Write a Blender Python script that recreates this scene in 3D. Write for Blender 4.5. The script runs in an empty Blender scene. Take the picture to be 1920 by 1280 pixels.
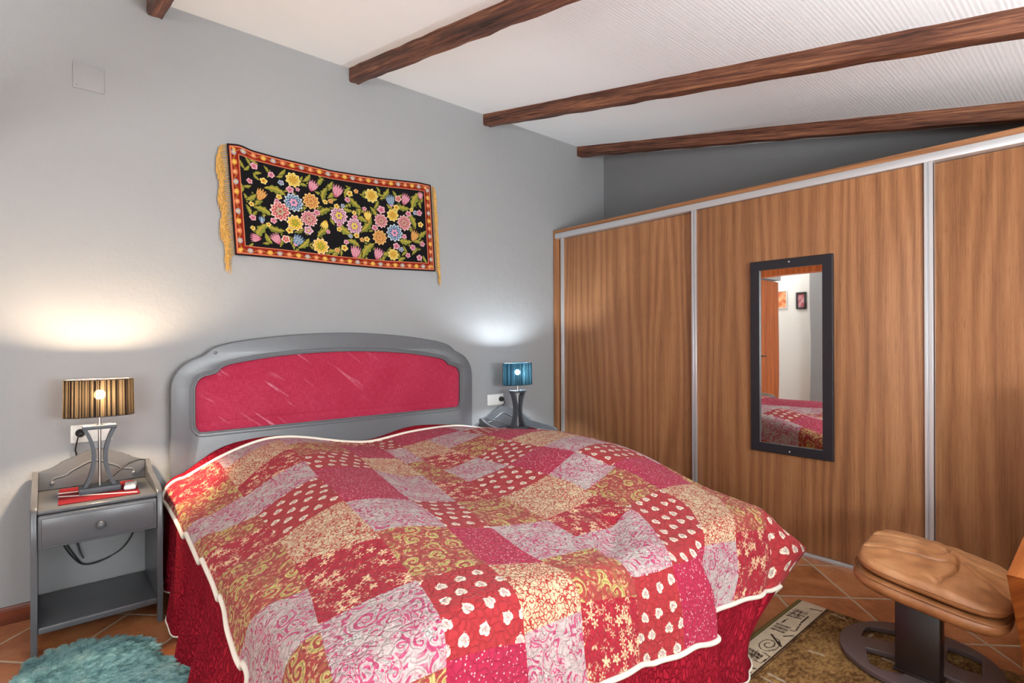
import bpy, bmesh, math, random
import numpy as np
from mathutils import Vector, Matrix

random.seed(7)
RNG = np.random.default_rng(11)
scene = bpy.context.scene
COL = scene.collection
PI = math.pi

# ------------------------------------------------------------------ helpers
def lin(r, g, b):
    f = lambda c: c/12.92 if c <= .04045 else ((c+.055)/1.055)**2.4
    return (f(r/255), f(g/255), f(b/255), 1.)

def link(o, parent=None):
    COL.objects.link(o)
    if parent is not None:
        o.parent = parent
    return o

def empty(name, loc=(0, 0, 0), rotz=0):
    o = bpy.data.objects.new(name, None)
    o.empty_display_size = .05
    o.location = loc; o.rotation_euler = (0, 0, rotz)
    return link(o)

def tag(o, label=None, cat=None, group=None, kind=None):
    if label: o['label'] = label
    if cat: o['category'] = cat
    if group: o['group'] = group
    if kind: o['kind'] = kind
    return o

def obj(name, bm, mat, parent=None, smooth=False, auto=None):
    """link one bmesh as one mesh object"""
    me = bpy.data.meshes.new(name)
    bmesh.ops.recalc_face_normals(bm, faces=bm.faces)
    bm.to_mesh(me); bm.free()
    mats = mat if isinstance(mat, (list, tuple)) else [mat]
    for m in mats: me.materials.append(m)
    if smooth or auto:
        me.polygons.foreach_set('use_smooth', [True]*len(me.polygons))
    if auto:
        me.set_sharp_from_angle(angle=math.radians(auto))
    return link(bpy.data.objects.new(name, me), parent)

def grid_mesh(name, P, mat, parent=None, uv=None, col=None, smooth=True, closed_u=False, facemat=None):
    """P[nu, nv, 3] -> quad grid"""
    nu, nv = P.shape[:2]
    me = bpy.data.meshes.new(name)
    a = np.arange(nu*nv).reshape(nu, nv)
    if closed_u: a = np.concatenate([a, a[:1]], 0)
    f = np.stack([a[:-1, :-1], a[1:, :-1], a[1:, 1:], a[:-1, 1:]], -1).reshape(-1, 4)
    me.from_pydata(P.reshape(-1, 3).tolist(), [], f.tolist())
    if uv is not None:
        l = me.uv_layers.new(name='UVMap')
        l.data.foreach_set('uv', uv.reshape(-1, 2)[f.reshape(-1)].astype(np.float32).ravel())
    if col is not None:
        ca = me.color_attributes.new('paint', 'FLOAT_COLOR', 'POINT')
        c = np.concatenate([col.reshape(-1, 3), np.ones((nu*nv, 1))], 1).astype(np.float32)
        ca.data.foreach_set('color', c.ravel())
    mats = mat if isinstance(mat, (list, tuple)) else [mat]
    for m in mats: me.materials.append(m)
    if smooth: me.polygons.foreach_set('use_smooth', [True]*len(me.polygons))
    if facemat is not None: me.polygons.foreach_set('material_index', facemat)
    return link(bpy.data.objects.new(name, me), parent)

def box(bm, x0, x1, y0, y1, z0, z1, bev=0, seg=2, mi=0):
    r = bmesh.ops.create_cube(bm, size=1)
    vs = r['verts']
    for v in vs:
        v.co = Vector(((x0+x1)/2+v.co.x*(x1-x0), (y0+y1)/2+v.co.y*(y1-y0), (z0+z1)/2+v.co.z*(z1-z0)))
    if bev:
        es = list({e for v in vs for e in v.link_edges})
        bmesh.ops.bevel(bm, geom=es, offset=bev, segments=seg, profile=.5, affect='EDGES')
    return bm

def boxo(name, b, mat, parent=None, bev=.003, seg=2):
    bm = bmesh.new(); box(bm, *b, bev=bev, seg=seg)
    return obj(name, bm, mat, parent, auto=40)

def extrude_poly(bm, pts, axis, a, b, bev=0, seg=2):
    """pts: list of 2D points; extruded along axis ('x','y','z') from a to b"""
    def P(p, t):
        if axis == 'x': return (t, p[0], p[1])
        if axis == 'y': return (p[0], t, p[1])
        return (p[0], p[1], t)
    v0 = [bm.verts.new(P(p, a)) for p in pts]
    v1 = [bm.verts.new(P(p, b)) for p in pts]
    n = len(pts)
    f0 = bm.faces.new(v0); f1 = bm.faces.new(v1[::-1])
    fs = [f0, f1]
    for i in range(n):
        fs.append(bm.faces.new((v0[i], v1[i], v1[(i+1) % n], v0[(i+1) % n])))
    if bev:
        es = list(f0.edges)+list(f1.edges)
        bmesh.ops.bevel(bm, geom=es, offset=bev, segments=seg, profile=.5, affect='EDGES')
    return fs

def catmull(pts, n=8, closed=False):
    P = [np.array(p, float) for p in pts]
    out = []
    m = len(P)
    rng = range(m) if closed else range(m-1)
    for i in rng:
        g = lambda k: P[k % m] if closed else P[min(max(k, 0), m-1)]
        p0, p1, p2, p3 = g(i-1), g(i), g(i+1), g(i+2)
        for t in np.linspace(0, 1, n, endpoint=False):
            out.append(.5*((2*p1)+(-p0+p2)*t+(2*p0-5*p1+4*p2-p3)*t*t+(-p0+3*p1-3*p2+p3)*t**3))
    if not closed: out.append(P[-1])
    return out

def tube(bm, pts, r, seg=8, closed=False, cap=True):
    """round tube along pts (r scalar or list)"""
    P = [Vector(p) for p in pts]; n = len(P)
    R = r if hasattr(r, '__len__') else [r]*n
    rings = []
    up = Vector((0, 0, 1)); prev = None
    for i in range(n):
        if closed: t = P[(i+1) % n]-P[i-1]
        else: t = P[min(i+1, n-1)]-P[max(i-1, 0)]
        if t.length < 1e-9: t = Vector((0, 0, 1))
        t.normalize()
        if prev is None:
            a = t.cross(up)
            if a.length < 1e-3: a = t.cross(Vector((1, 0, 0)))
        else:
            a = prev-t*prev.dot(t)
        a.normalize(); prev = a
        b = t.cross(a)
        rings.append([bm.verts.new(P[i]+(a*math.cos(2*PI*k/seg)+b*math.sin(2*PI*k/seg))*R[i]) for k in range(seg)])
    m = n if closed else n-1
    for i in range(m):
        A, B = rings[i], rings[(i+1) % n]
        for k in range(seg):
            bm.faces.new((A[k], A[(k+1) % seg], B[(k+1) % seg], B[k]))
    if cap and not closed:
        bm.faces.new(rings[0]); bm.faces.new(rings[-1][::-1])
    return bm

def lathe(bm, prof, origin, axis=(0, 0, 1), seg=24):
    """prof [(r, h)] revolved about axis at origin"""
    ax = Vector(axis).normalized()
    a = ax.cross(Vector((1, 0, 0)))
    if a.length < .1: a = ax.cross(Vector((0, 1, 0)))
    a.normalize(); b = ax.cross(a); o = Vector(origin)
    rings = []
    for r, h in prof:
        rings.append([bm.verts.new(o+ax*h+(a*math.cos(2*PI*k/seg)+b*math.sin(2*PI*k/seg))*max(r, 1e-4)) for k in range(seg)])
    for A, B in zip(rings[:-1], rings[1:]):
        for k in range(seg):
            bm.faces.new((A[k], A[(k+1) % seg], B[(k+1) % seg], B[k]))
    bm.faces.new(rings[0]); bm.faces.new(rings[-1][::-1])
    return bm

def curve_fill(name, loops, depth, bevel, mat, parent=None, to_world=None):
    """filled 2D outline with holes (XZ plane), extruded along Y, as a mesh"""
    cu = bpy.data.curves.new('tmp', 'CURVE'); cu.dimensions = '2D'; cu.fill_mode = 'BOTH'
    cu.extrude = max(depth/2-bevel, 1e-4); cu.bevel_depth = bevel; cu.bevel_resolution = 2; cu.offset = -bevel
    for L in loops:
        s = cu.splines.new('POLY'); s.points.add(len(L)-1)
        for p, q in zip(s.points, L): p.co = (q[0], q[1], 0, 1)
        s.use_cyclic_u = True
    t = bpy.data.objects.new('tmp', cu); COL.objects.link(t)
    dg = bpy.context.evaluated_depsgraph_get(); dg.update()
    me = bpy.data.meshes.new_from_object(t.evaluated_get(dg))
    bpy.data.objects.remove(t); bpy.data.curves.remove(cu)
    me.name = name
    co = np.zeros(len(me.vertices)*3); me.vertices.foreach_get('co', co); co = co.reshape(-1, 3)
    w = to_world(co)
    me.vertices.foreach_set('co', w.ravel()); me.update()
    me.materials.clear(); me.materials.append(mat)
    bm = bmesh.new(); bm.from_mesh(me)
    bmesh.ops.remove_doubles(bm, verts=bm.verts, dist=1e-5)
    bmesh.ops.recalc_face_normals(bm, faces=bm.faces); bm.to_mesh(me); bm.free()
    me.polygons.foreach_set('use_smooth', [True]*len(me.polygons)); me.set_sharp_from_angle(angle=math.radians(35))
    return link(bpy.data.objects.new(name, me), parent)

def children(o): return [c for c in bpy.data.objects if c.parent == o]
def copy_tree(o, parent=None):
    c = o.copy(); COL.objects.link(c)
    if parent is not None: c.parent = parent
    for ch in children(o): copy_tree(ch, c)
    return c

# ------------------------------------------------------------------ node expressions
class T:
    """material under construction: node expressions with operators"""
    def __init__(s, name):
        s.m = bpy.data.materials.new(name); s.m.use_nodes = True
        s.nt = s.m.node_tree; s.nt.nodes.clear()
        s.out = s.nt.nodes.new('ShaderNodeOutputMaterial')
    def n(s, t, **kw):
        nd = s.nt.nodes.new(t)
        for k, v in kw.items(): setattr(nd, k, v)
        return nd
    def set(s, sock, v):
        if isinstance(v, E): s.nt.links.new(v.s, sock)
        elif isinstance(v, bpy.types.NodeSocket): s.nt.links.new(v, sock)
        else: sock.default_value = v
    def math(s, op, a, b=0., c=0., clamp=False):
        nd = s.n('ShaderNodeMath', operation=op, use_clamp=clamp)
        for i, v in enumerate((a, b, c)): s.set(nd.inputs[i], v)
        return E(s, nd.outputs[0])
    def coord(s, kind='Object'):
        return E(s, s.n('ShaderNodeTexCoord').outputs[kind])
    def uv(s): return s.coord('UV')
    def pos(s): return E(s, s.n('ShaderNodeNewGeometry').outputs['Position'])
    def vmath(s, op, a, b=(0, 0, 0), scale=1.):
        nd = s.n('ShaderNodeVectorMath', operation=op)
        s.set(nd.inputs[0], a)
        if op == 'SCALE': s.set(nd.inputs['Scale'], scale)
        else: s.set(nd.inputs[1], b)
        return E(s, nd.outputs['Value' if op in ('LENGTH', 'DISTANCE', 'DOT_PRODUCT') else 'Vector'])
    def sep(s, v):
        nd = s.n('ShaderNodeSeparateXYZ'); s.set(nd.inputs[0], v)
        return [E(s, o) for o in nd.outputs]
    def comb(s, x, y=0., z=0.):
        nd = s.n('ShaderNodeCombineXYZ')
        for i, v in enumerate((x, y, z)): s.set(nd.inputs[i], v)
        return E(s, nd.outputs[0])
    def noise(s, v, scale=5., detail=2., rough=.5, dist=0., col=False):
        nd = s.n('ShaderNodeTexNoise')
        s.set(nd.inputs['Vector'], v); s.set(nd.inputs['Scale'], scale); s.set(nd.inputs['Detail'], detail)
        s.set(nd.inputs['Roughness'], rough); s.set(nd.inputs['Distortion'], dist)
        return E(s, nd.outputs['Color' if col else 'Fac'])
    def white(s, v):
        nd = s.n('ShaderNodeTexWhiteNoise', noise_dimensions='3D'); s.set(nd.inputs['Vector'], v)
        return E(s, nd.outputs['Value']), E(s, nd.outputs['Color'])
    def voro(s, v, scale=5., feature='F1', rnd=1.):
        nd = s.n('ShaderNodeTexVoronoi', feature=feature)
        s.set(nd.inputs['Vector'], v); s.set(nd.inputs['Scale'], scale); s.set(nd.inputs['Randomness'], rnd)
        return nd
    def mix(s, f, a, b):
        nd = s.n('ShaderNodeMix', data_type='RGBA'); nd.clamp_factor = True
        if isinstance(a, float): a = (a, a, a, 1.)
        if isinstance(b, float): b = (b, b, b, 1.)
        s.set(nd.inputs[0], f); s.set(nd.inputs[6], a); s.set(nd.inputs[7], b)
        return E(s, nd.outputs[2])
    def ramp(s, f, stops):
        nd = s.n('ShaderNodeValToRGB'); s.set(nd.inputs[0], f)
        el = nd.color_ramp.elements
        while len(el) < len(stops): el.new(.5)
        for e, (p, c) in zip(el, stops): e.position = p; e.color = c
        return E(s, nd.outputs[0])
    def step(s, x, a, b):
        nd = s.n('ShaderNodeMapRange', interpolation_type='SMOOTHSTEP')
        s.set(nd.inputs[0], x); nd.inputs[1].default_value = a; nd.inputs[2].default_value = b
        return E(s, nd.outputs[0])
    def hsv(s, c, h=.5, sat=1., v=1.):
        nd = s.n('ShaderNodeHueSaturation'); s.set(nd.inputs['Hue'], h); s.set(nd.inputs['Saturation'], sat)
        s.set(nd.inputs['Value'], v); s.set(nd.inputs['Color'], c); return E(s, nd.outputs[0])
    def bump(s, h, strength=.3, dist=.01):
        nd = s.n('ShaderNodeBump'); s.set(nd.inputs['Height'], h)
        nd.inputs['Strength'].default_value = strength; nd.inputs['Distance'].default_value = dist
        return E(s, nd.outputs[0])
    def attr(s, name):
        nd = s.n('ShaderNodeAttribute', attribute_name=name); return E(s, nd.outputs['Color'])
    def bsdf(s, color, rough=.6, metal=0., normal=None, spec=.5, **kw):
        p = s.n('ShaderNodeBsdfPrincipled')
        s.set(p.inputs['Base Color'], color); s.set(p.inputs['Roughness'], rough); s.set(p.inputs['Metallic'], metal)
        s.set(p.inputs['Specular IOR Level'], spec)
        for k, v in kw.items(): s.set(p.inputs[k.replace('_', ' ')], v)
        if normal is not None: s.set(p.inputs['Normal'], normal)
        s.nt.links.new(p.outputs[0], s.out.inputs[0])
        return s.m
class E:
    def __init__(s, t, sock): s.t = t; s.s = sock
    def __add__(s, o): return s.t.math('ADD', s, o)
    __radd__ = __add__
    def __sub__(s, o): return s.t.math('SUBTRACT', s, o)
    def __rsub__(s, o): return s.t.math('SUBTRACT', o, s)
    def __mul__(s, o): return s.t.math('MULTIPLY', s, o)
    __rmul__ = __mul__
    def __truediv__(s, o): return s.t.math('DIVIDE', s, o)
    def __pow__(s, o): return s.t.math('POWER', s, o)
    def __neg__(s): return s.t.math('MULTIPLY', s, -1.)
    def lt(s, o): return s.t.math('LESS_THAN', s, o)
    def gt(s, o): return s.t.math('GREATER_THAN', s, o)
    def sin(s): return s.t.math('SINE', s)
    def abs(s): return s.t.math('ABSOLUTE', s)
    def floor(s): return s.t.math('FLOOR', s)
    def fract(s): return s.t.math('FRACT', s)
    def max(s, o): return s.t.math('MAXIMUM', s, o)
    def min(s, o): return s.t.math('MINIMUM', s, o)
    def clamp(s): return s.t.math('ADD', s, 0., clamp=True)

# ------------------------------------------------------------------ materials
def plain(name, c, rough=.5, metal=0., spec=.5, bump=0., bscale=60., var=0.):
    t = T(name); nrm = None; col = c
    if bump or var:
        nz = t.noise(t.coord(), bscale, 3)
        if bump: nrm = t.bump(nz, bump, .004)
        if var: col = t.mix(nz, [x*(1-var) for x in c[:3]]+[1], [min(1, x*(1+var)) for x in c[:3]]+[1])
    return t.bsdf(col, rough, metal, nrm, spec)

def wall_mat(name, c, b=.25):
    t = T(name); p = t.pos()
    big = t.noise(p, 1.3, 3, .55); mid = t.noise(p, 7, 4, .6); fine = t.noise(p, 60, 3)
    c1 = [x*.96 for x in c[:3]]+[1]; c2 = [x*1.04 for x in c[:3]]+[1]
    col = t.mix(big*.6+mid*.4, c1, c2)
    return t.bsdf(col, .75, normal=t.bump(mid*1.+fine*.15, b, .02), spec=.3)
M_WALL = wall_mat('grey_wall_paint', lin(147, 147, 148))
M_WHITEWALL = wall_mat('white_wall_paint', lin(232, 230, 226))

def ceiling_mat():
    t = T('white_ribbed_ceiling'); x, y, z = t.sep(t.pos())
    line = t.noise(t.comb(x*1.2, y*70., 0.), 1., 3, .6)
    rib = (y*2.*PI/.017).sin()
    seam = t.step((y-1.196).abs(), .004, .0)
    h = rib*.25+line*1.6-seam*2.
    wear = t.noise(t.pos(), 2.2, 3)
    col = t.mix(wear, lin(232, 238, 242), lin(240, 245, 248))
    return t.bsdf(col, .7, normal=t.bump(h, .10, .005), spec=.25)
M_CEIL = ceiling_mat()

def floor_mat():
    t = T('terracotta_tiles'); x, y, z = t.sep(t.pos())
    a = (x+y-2.66)/.5195; b = (x-y-1.955)/.4605
    wob = t.noise(t.pos(), 9, 2)-.5
    a2 = a+wob*.012; b2 = b+wob*.012
    fa = (a2.fract()-.5).abs(); fb = (b2.fract()-.5).abs()
    edge = (0.5-fa).min(0.5-fb)
    grout = t.step(edge, .018, .012)
    rv, rc = t.white(t.comb(a2.floor(), b2.floor(), 3.))
    nz = t.noise(t.vmath('ADD', t.pos(), rc), 5.5, 5, .62, .6)
    nf = t.noise(t.pos(), 28, 4, .6)
    base = t.ramp(nz*.75+nf*.25+(rv-.5)*.16, [(.25, lin(118, 66, 38)), (.45, lin(162, 99, 60)), (.6, lin(184, 121, 79)), (.8, lin(160, 108, 80))])
    col = t.mix(grout, base, lin(178, 160, 136))
    rough = t.mix(grout, .32, .85)
    h = t.step(edge, .006, .03)*1.+nf*.12
    return t.bsdf(col, rough, normal=t.bump(h, .35, .004), spec=.45)
M_FLOOR = floor_mat()

def wood(name, c_dark, c_mid, c_light, axis=2, fine=1., ring=1., rough=.45, scale=1., bump=.12):
    """long-grain veneer; axis = grain direction in object space"""
    t = T(name)
    oi = t.n('ShaderNodeObjectInfo')
    rnd = E(t, oi.outputs['Random'])
    p = t.sep(t.coord())
    long = p[axis]; o = [p[i] for i in range(3) if i != axis]
    acr = o[0]+o[1]*1.0+rnd*7.
    warp = t.noise(t.comb(acr*3.0*scale, long*.30*scale, rnd*9.), 1., 2, .45)
    rings = ((acr*5.*scale+warp*2.2)*2*PI*3.0*ring).sin()*.5+.5
    streak = t.noise(t.comb(acr*125.*scale*fine, long*2.2*scale, rnd*3.), 1., 6, .80)
    pores = t.noise(t.comb(acr*320.*scale*fine, long*9.*scale, 1.), 1., 2, .5)
    big = t.noise(t.comb(acr*6.*scale, long*.5*scale, rnd*5.), 1., 2, .5)
    f = rings*.15+streak*.62+big*.23
    col = t.ramp(f, [(.27, c_dark), (.5, c_mid), (.73, c_light)])
    col = t.mix(t.step(pores, .42, .30)*.35, col, [x*.55 for x in c_dark[:3]]+[1])
    return t.bsdf(col, rough, normal=t.bump(streak*.6+pores*.4, bump, .002), spec=.4)
M_VENEER = wood('walnut_veneer', lin(104, 66, 42), lin(148, 99, 64), lin(174, 124, 84), 2)
M_VENEER_H = wood('walnut_veneer_lengthwise', lin(110, 70, 44), lin(148, 99, 64), lin(170, 120, 80), 1)
M_DOORWOOD = wood('orange_pine', lin(104, 48, 20), lin(160, 82, 36), lin(186, 104, 50), 2, rough=.35)
M_ARM = wood('warm_arm_wood', lin(118, 56, 22), lin(162, 88, 40), lin(190, 120, 64), 0, rough=.35)

def beam_mat():
    t = T('dark_stained_beam'); x, y, z = t.sep(t.coord()); z = z-y*.2
    oi = t.n('ShaderNodeObjectInfo'); rnd = E(t, oi.outputs['Random'])
    n1 = t.noise(t.comb(x*16.+rnd*20., y*1.3, z*16.), 1., 3, .6)
    n2 = t.noise(t.comb(x*110., y*3.2, z*110.+rnd*5.), 1., 4, .65)
    f = n1*.45+n2*.55
    col = t.ramp(f, [(.36, lin(40, 20, 13)), (.47, lin(86, 49, 34)), (.56, lin(118, 74, 53)), (.70, lin(164, 112, 76))])
    return t.bsdf(col, .5, normal=t.bump(n2+n1*.6, .5, .008), spec=.4)
M_BEAM = beam_mat()

M_ALU = plain('brushed_aluminium', (.68, .68, .70, 1), .40, .70)
M_WALLSHADED = wall_mat('shaded_grey_wall_paint', lin(124, 124, 126))  # grey of the walls, with the shade above the wardrobe put into the colour
M_PAINT = plain('grey_satin_paint', lin(82, 82, 85), .30, 0, .5, .10, 35, .05)
M_PAINTH = plain('grey_satin_headboard_paint', lin(93, 95, 99), .33, 0, .5, .10, 35, .05)
M_LAMPGREY = plain('slate_grey_paint', lin(66, 70, 76), .5)
M_STEEL = plain('brushed_steel', (.62, .60, .57, 1), .3, 1.)
M_BLACKFRAME = plain('black_frame', lin(30, 28, 34), .4, 0, .5, .15, 90)
M_BLACK = plain('black_plastic', lin(16, 16, 18), .4)
M_WHITE = plain('white_plastic', lin(226, 226, 222), .35)
M_COVER = wall_mat('painted_cover', lin(147, 146, 147), .1)
M_DARKMETAL = plain('dark_brown_lacquer', lin(88, 74, 74), .26, 0, .5, .05, 40)
M_POST = plain('black_brown_lacquer', lin(30, 20, 18), .30, 0, .5, .05, 40)
M_SKIRT = wood('red_brown_skirting', lin(66, 24, 10), lin(104, 44, 18), lin(130, 62, 28), 0, rough=.3)
M_BRASS = plain('dark_brass', (.25, .17, .07, 1), .35, 1.)
M_DARK = plain('dark_brown_board', lin(48, 40, 36), .7)  # even dark brown of the bed base, bed legs and wardrobe floor
M_MATTRESS = plain('white_ticking', lin(220, 216, 210), .9)
def mirror_mat():
    t = T('mirror_glass')
    return t.bsdf((.9, .91, .91, 1), .015, 1., t.bump(t.noise(t.coord(), 2.6, 0), .010, .04))
M_MIRROR = mirror_mat()

def leather_mat(name, cd, cm, cl):
    t = T(name); p = t.coord()
    big = t.noise(p, 7, 3, .6); mid = t.noise(p, 26, 4, .6)
    cells = E(t, t.voro(p, 330).outputs['Distance'])
    wr = t.noise(t.vmath('MULTIPLY', p, (1, 1, 1)), 55, 4, .7, .8)
    col = t.ramp(big*.85+mid*.15, [(.3, cd), (.5, cm), (.72, cl)])
    return t.bsdf(col, .42, normal=t.bump(cells*.35+wr*.6, .3, .003), spec=.5)
M_LEATHER = leather_mat('tan_leather', lin(140, 88, 52), lin(170, 115, 72), lin(186, 136, 94))
M_LEATHERB = leather_mat('tan_leather_band', lin(126, 76, 42), lin(152, 98, 58), lin(168, 116, 76))

def panel_fabric():
    t = T('crimson_slub_fabric'); x, y, z = t.sep(t.coord())
    w1 = t.noise(t.comb(x*400., z*30., 0.), 1., 2); w2 = t.noise(t.comb(x*30., z*400., 4.), 1., 2)
    big = t.noise(t.comb(x*3., z*3., 1.), 1., 3)
    col = t.ramp(w1*.35+w2*.35+big*.3, [(.3, lin(140, 28, 52)), (.5, lin(164, 44, 70)), (.72, lin(186, 74, 98))])
    # faded diagonal scuffs
    a = x*.62+z*.78; b = x*.78-z*.62
    sc = t.noise(t.comb(a*26., b*2.8, 2.), 1., 2, .5)
    m = t.step(sc, .60, .72)*t.step(x, .25, -.35)*t.step(w1+w2*.6, .55, .9)
    col = t.mix(m*.8, col, lin(216, 150, 168))
    return t.bsdf(col, .9, normal=t.bump(w1+w2, .5, .002), spec=.15)
M_PANEL = panel_fabric()
M_REDMAT = plain('red_mat_cloth', lin(116, 18, 28), .9, 0, .2, .4, 500, .15)
M_WHITECLOTH = plain('white_stripe_cloth', lin(230, 214, 206), .9, 0, .2, .3, 500)

# quilt fabrics ----------------------------------------------------------
def quilting(t, uv):
    """meandering stitched channels"""
    w = t.noise(uv, 22, 2, .5, 0, True)
    p = t.vmath('ADD', uv, t.vmath('SCALE', t.vmath('SUBTRACT', w, (.5, .5, .5)), scale=.03))
    d = E(t, t.voro(p, 42, 'DISTANCE_TO_EDGE').outputs['Distance'])
    return t.step(d, .0, .16)
def flowers(t, uv, scale, petals, size, depth, rnd=.9):
    v = t.voro(uv, scale, 'F1', rnd)
    c = E(t, v.outputs['Position']); q = t.vmath('SUBTRACT', t.vmath('SCALE', uv, scale=1.), c)
    r = t.vmath('LENGTH', q)*scale
    x, y, z = t.sep(q)
    ang = t.math('ARCTAN2', y, x)
    rv = E(t, v.outputs['Color'])
    ph = t.sep(rv)[0]*6.28
    edge = (ang*petals+ph).sin()*depth+size
    return r, edge, ang, ph
def fabric(name, build, rough=.85):
    t = T(name); uv = t.uv()
    col = build(t, uv)
    q = quilting(t, uv)
    col = t.mix((1.-q)*.22, col, t.hsv(col, .5, 1.05, .55))
    weave = t.noise(uv, 900, 1)
    return t.bsdf(col, rough, normal=t.bump(q*1.+weave*.06, .55, .006), spec=.15, Sheen_Weight=.08)
def f_heart(t, uv):
    S = .061
    x, y, z = t.sep(uv)
    row = (y/S).floor(); u = x/S+(row*.5).fract()*1.
    cell = t.comb(u.floor(), row, 2.)
    rv, rc = t.white(cell); r1, r2, r3 = t.sep(rc)
    px = u.fract()-.5+(r1-.5)*.22; py = (y/S).fract()-.5+(r2-.5)*.22
    a = (r3-.5)*1.5
    ca = t.math('COSINE', a); sa = a.sin()
    X = (px*ca-py*sa)/.225; Y = -(px*sa+py*ca)/.225
    def heart(k):
        xx = X*k; yy = Y*k+.12
        w = xx*xx+yy*yy-1.
        return w*w*w-xx*xx*yy*yy*yy
    nz = t.noise(uv, 260, 2)-.5
    hm = (heart(1.)+nz*.5).lt(0.); inner = (heart(1.75)+nz*1.6).lt(0.)
    base = t.mix(t.noise(uv, 90, 3), lin(156, 42, 47), lin(174, 56, 60))
    dots = E(t, t.voro(uv, 34).outputs['Distance']).lt(.07)
    base = t.mix(dots*.6, base, lin(226, 160, 150))
    col = t.mix(hm, base, lin(238, 222, 200))
    return t.mix(inner*.85, col, t.mix(t.step(t.noise(uv, 170, 1), .4, .6), lin(182, 122, 128), lin(176, 172, 162)))
def f_pink(t, uv):
    base = t.mix(t.noise(uv, 70, 3), lin(158, 28, 58), lin(180, 48, 80))
    v = t.voro(uv, 105)
    d = E(t, v.outputs['Distance']); on = t.sep(E(t, v.outputs['Color']))[0]
    m = (d+t.noise(uv, 300, 1)*.12).lt(.30)*on.gt(.15)
    return t.mix(m*.85, base, lin(238, 186, 190))
def f_cream(t, uv):
    w = t.vmath('SCALE', t.vmath('SUBTRACT', t.noise(uv, 45, 2, .5, 0, True), (.5, .5, .5)), scale=.016)
    p = t.vmath('ADD', uv, w)
    r, e, a, ph = flowers(t, p, 25, 8., .42, .13)
    fl = t.step(r-e, .04, -.02)
    ring = ((r*26.).sin()*.5+.5)
    d2 = E(t, t.voro(p, 76, 'DISTANCE_TO_EDGE').outputs['Distance'])
    leaf = t.step(d2, .05, .14)
    red = lin(168, 48, 46)
    cream = t.mix(t.noise(uv, 120, 2), lin(200, 176, 138), lin(216, 197, 165))
    col = t.mix(leaf*.92, red, cream)
    col = t.mix(fl*t.step(ring, .30, .6), col, cream)
    return t.mix(t.step(r, .10, .05), col, lin(172, 70, 56))
def scroll(t, uv, scale, arms, turns, rnd=.85):
    """curled paisley-like scrolls, one per cell"""
    v = t.voro(uv, scale, 'F1', rnd)
    q = t.vmath('SUBTRACT', uv, E(t, v.outputs['Position'])); x, y, z = t.sep(q)
    h = t.sep(E(t, v.outputs['Color']))
    r = t.vmath('LENGTH', t.comb(x, y*1.0, 0.))*scale
    ang = t.math('ARCTAN2', y, x)
    hand = h[1].gt(.5)*2.-1.
    w = (ang*hand*arms+(r+.02)**.6*turns+h[0]*6.28).sin()
    return r, w, h
def f_grey(t, uv):
    w = t.noise(uv, 16, 2, .5, 0, True)
    p = t.vmath('ADD', uv, t.vmath('SCALE', t.vmath('SUBTRACT', w, (.5, .5, .5)), scale=.045))
    mag = t.mix(t.noise(uv, 30, 2), lin(172, 56, 96), lin(190, 84, 118))
    pale = t.mix(t.noise(uv, 40, 3), lin(178, 164, 162), lin(204, 192, 184))
    r, s1, h = scroll(t, p, 17, 1., 22.)
    n0 = t.noise(p, 19, 3, .6, .5)
    gate = t.step(t.noise(uv, 8, 2), .46, .54)
    s1 = t.math('ADD', s1*gate, ((n0*58.).sin())*(1.-gate))
    fil = t.step(s1, -.50, -.05)
    dist = E(t, t.voro(p, 95, 'DISTANCE_TO_EDGE').outputs['Distance'])
    lace = t.step(dist, .03, .10)
    field = t.step(t.noise(p, 9, 2), .47, .56)
    col = t.mix(fil*.9, mag, pale)
    col = t.mix(field*t.step(t.noise(p, 30, 2), .44, .52)*.9, col, pale)
    col = t.mix(t.step(s1, .80, .97)*.55, col, lin(140, 108, 112))
    r2, e, a, ph = flowers(t, p, 26, 6., .32, .15)
    fm = t.step(r2-e, .03, -.02)*t.step(t.noise(uv, 14, 1), .50, .56)
    col = t.mix(fm*.95, col, t.mix(t.step((r2*30.).sin(), -.2, .4), lin(150, 146, 142), lin(214, 206, 196)))
    return t.mix((1.-lace)*.22, col, lin(150, 96, 110))
def f_yellow(t, uv):
    base = t.mix(t.noise(uv, 40, 3), lin(148, 54, 54), lin(170, 76, 68))
    w = t.noise(uv, 20, 2, .5, 0, True)
    p = t.vmath('ADD', uv, t.vmath('SCALE', t.vmath('SUBTRACT', w, (.5, .5, .5)), scale=.03))
    r, s1, h = scroll(t, p, 15, 1., 17.)
    blob = t.step(r, .50, .40)
    gold = t.mix(t.noise(uv, 70, 2), lin(178, 156, 80), lin(218, 196, 134))
    gate = t.step(t.noise(uv, 11, 2), .44, .50)
    col = t.mix(blob*t.step(s1, -.45, -.05)*(gate*.85+.12), base, gold)
    col = t.mix(blob*t.step(s1, .75, .95)*.55, col, lin(122, 104, 56))
    sp, e, a, ph = flowers(t, p, 62, 4., .30, .14)
    return t.mix(t.step(sp-e, .03, -.03)*(1.-blob*gate)*.85, col, lin(214, 178, 132))
def f_red(t, uv):
    base = t.mix(t.noise(uv, 60, 3), lin(150, 28, 44), lin(174, 44, 58))
    gate = t.step(t.noise(uv, 12, 2), .42, .48)
    r, e, a, ph = flowers(t, uv, 30, 5., .38, .15, .8)
    fl = t.step(r-e, .03, -.03)*gate
    cream = t.mix(t.noise(uv, 110, 2), lin(222, 186, 140), lin(240, 218, 180))
    col = t.mix(fl, base, cream)
    col = t.mix(fl*t.step((r*30.+ph).sin(), .3, .8)*.7, col, lin(186, 84, 70))
    r2, e2, a2, ph2 = flowers(t, uv, 110, 3., .30, .14)
    return t.mix(t.step(r2-e2, .03, -.03)*t.step(t.noise(uv, 20, 1), .5, .56)*.8, col, cream)
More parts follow.
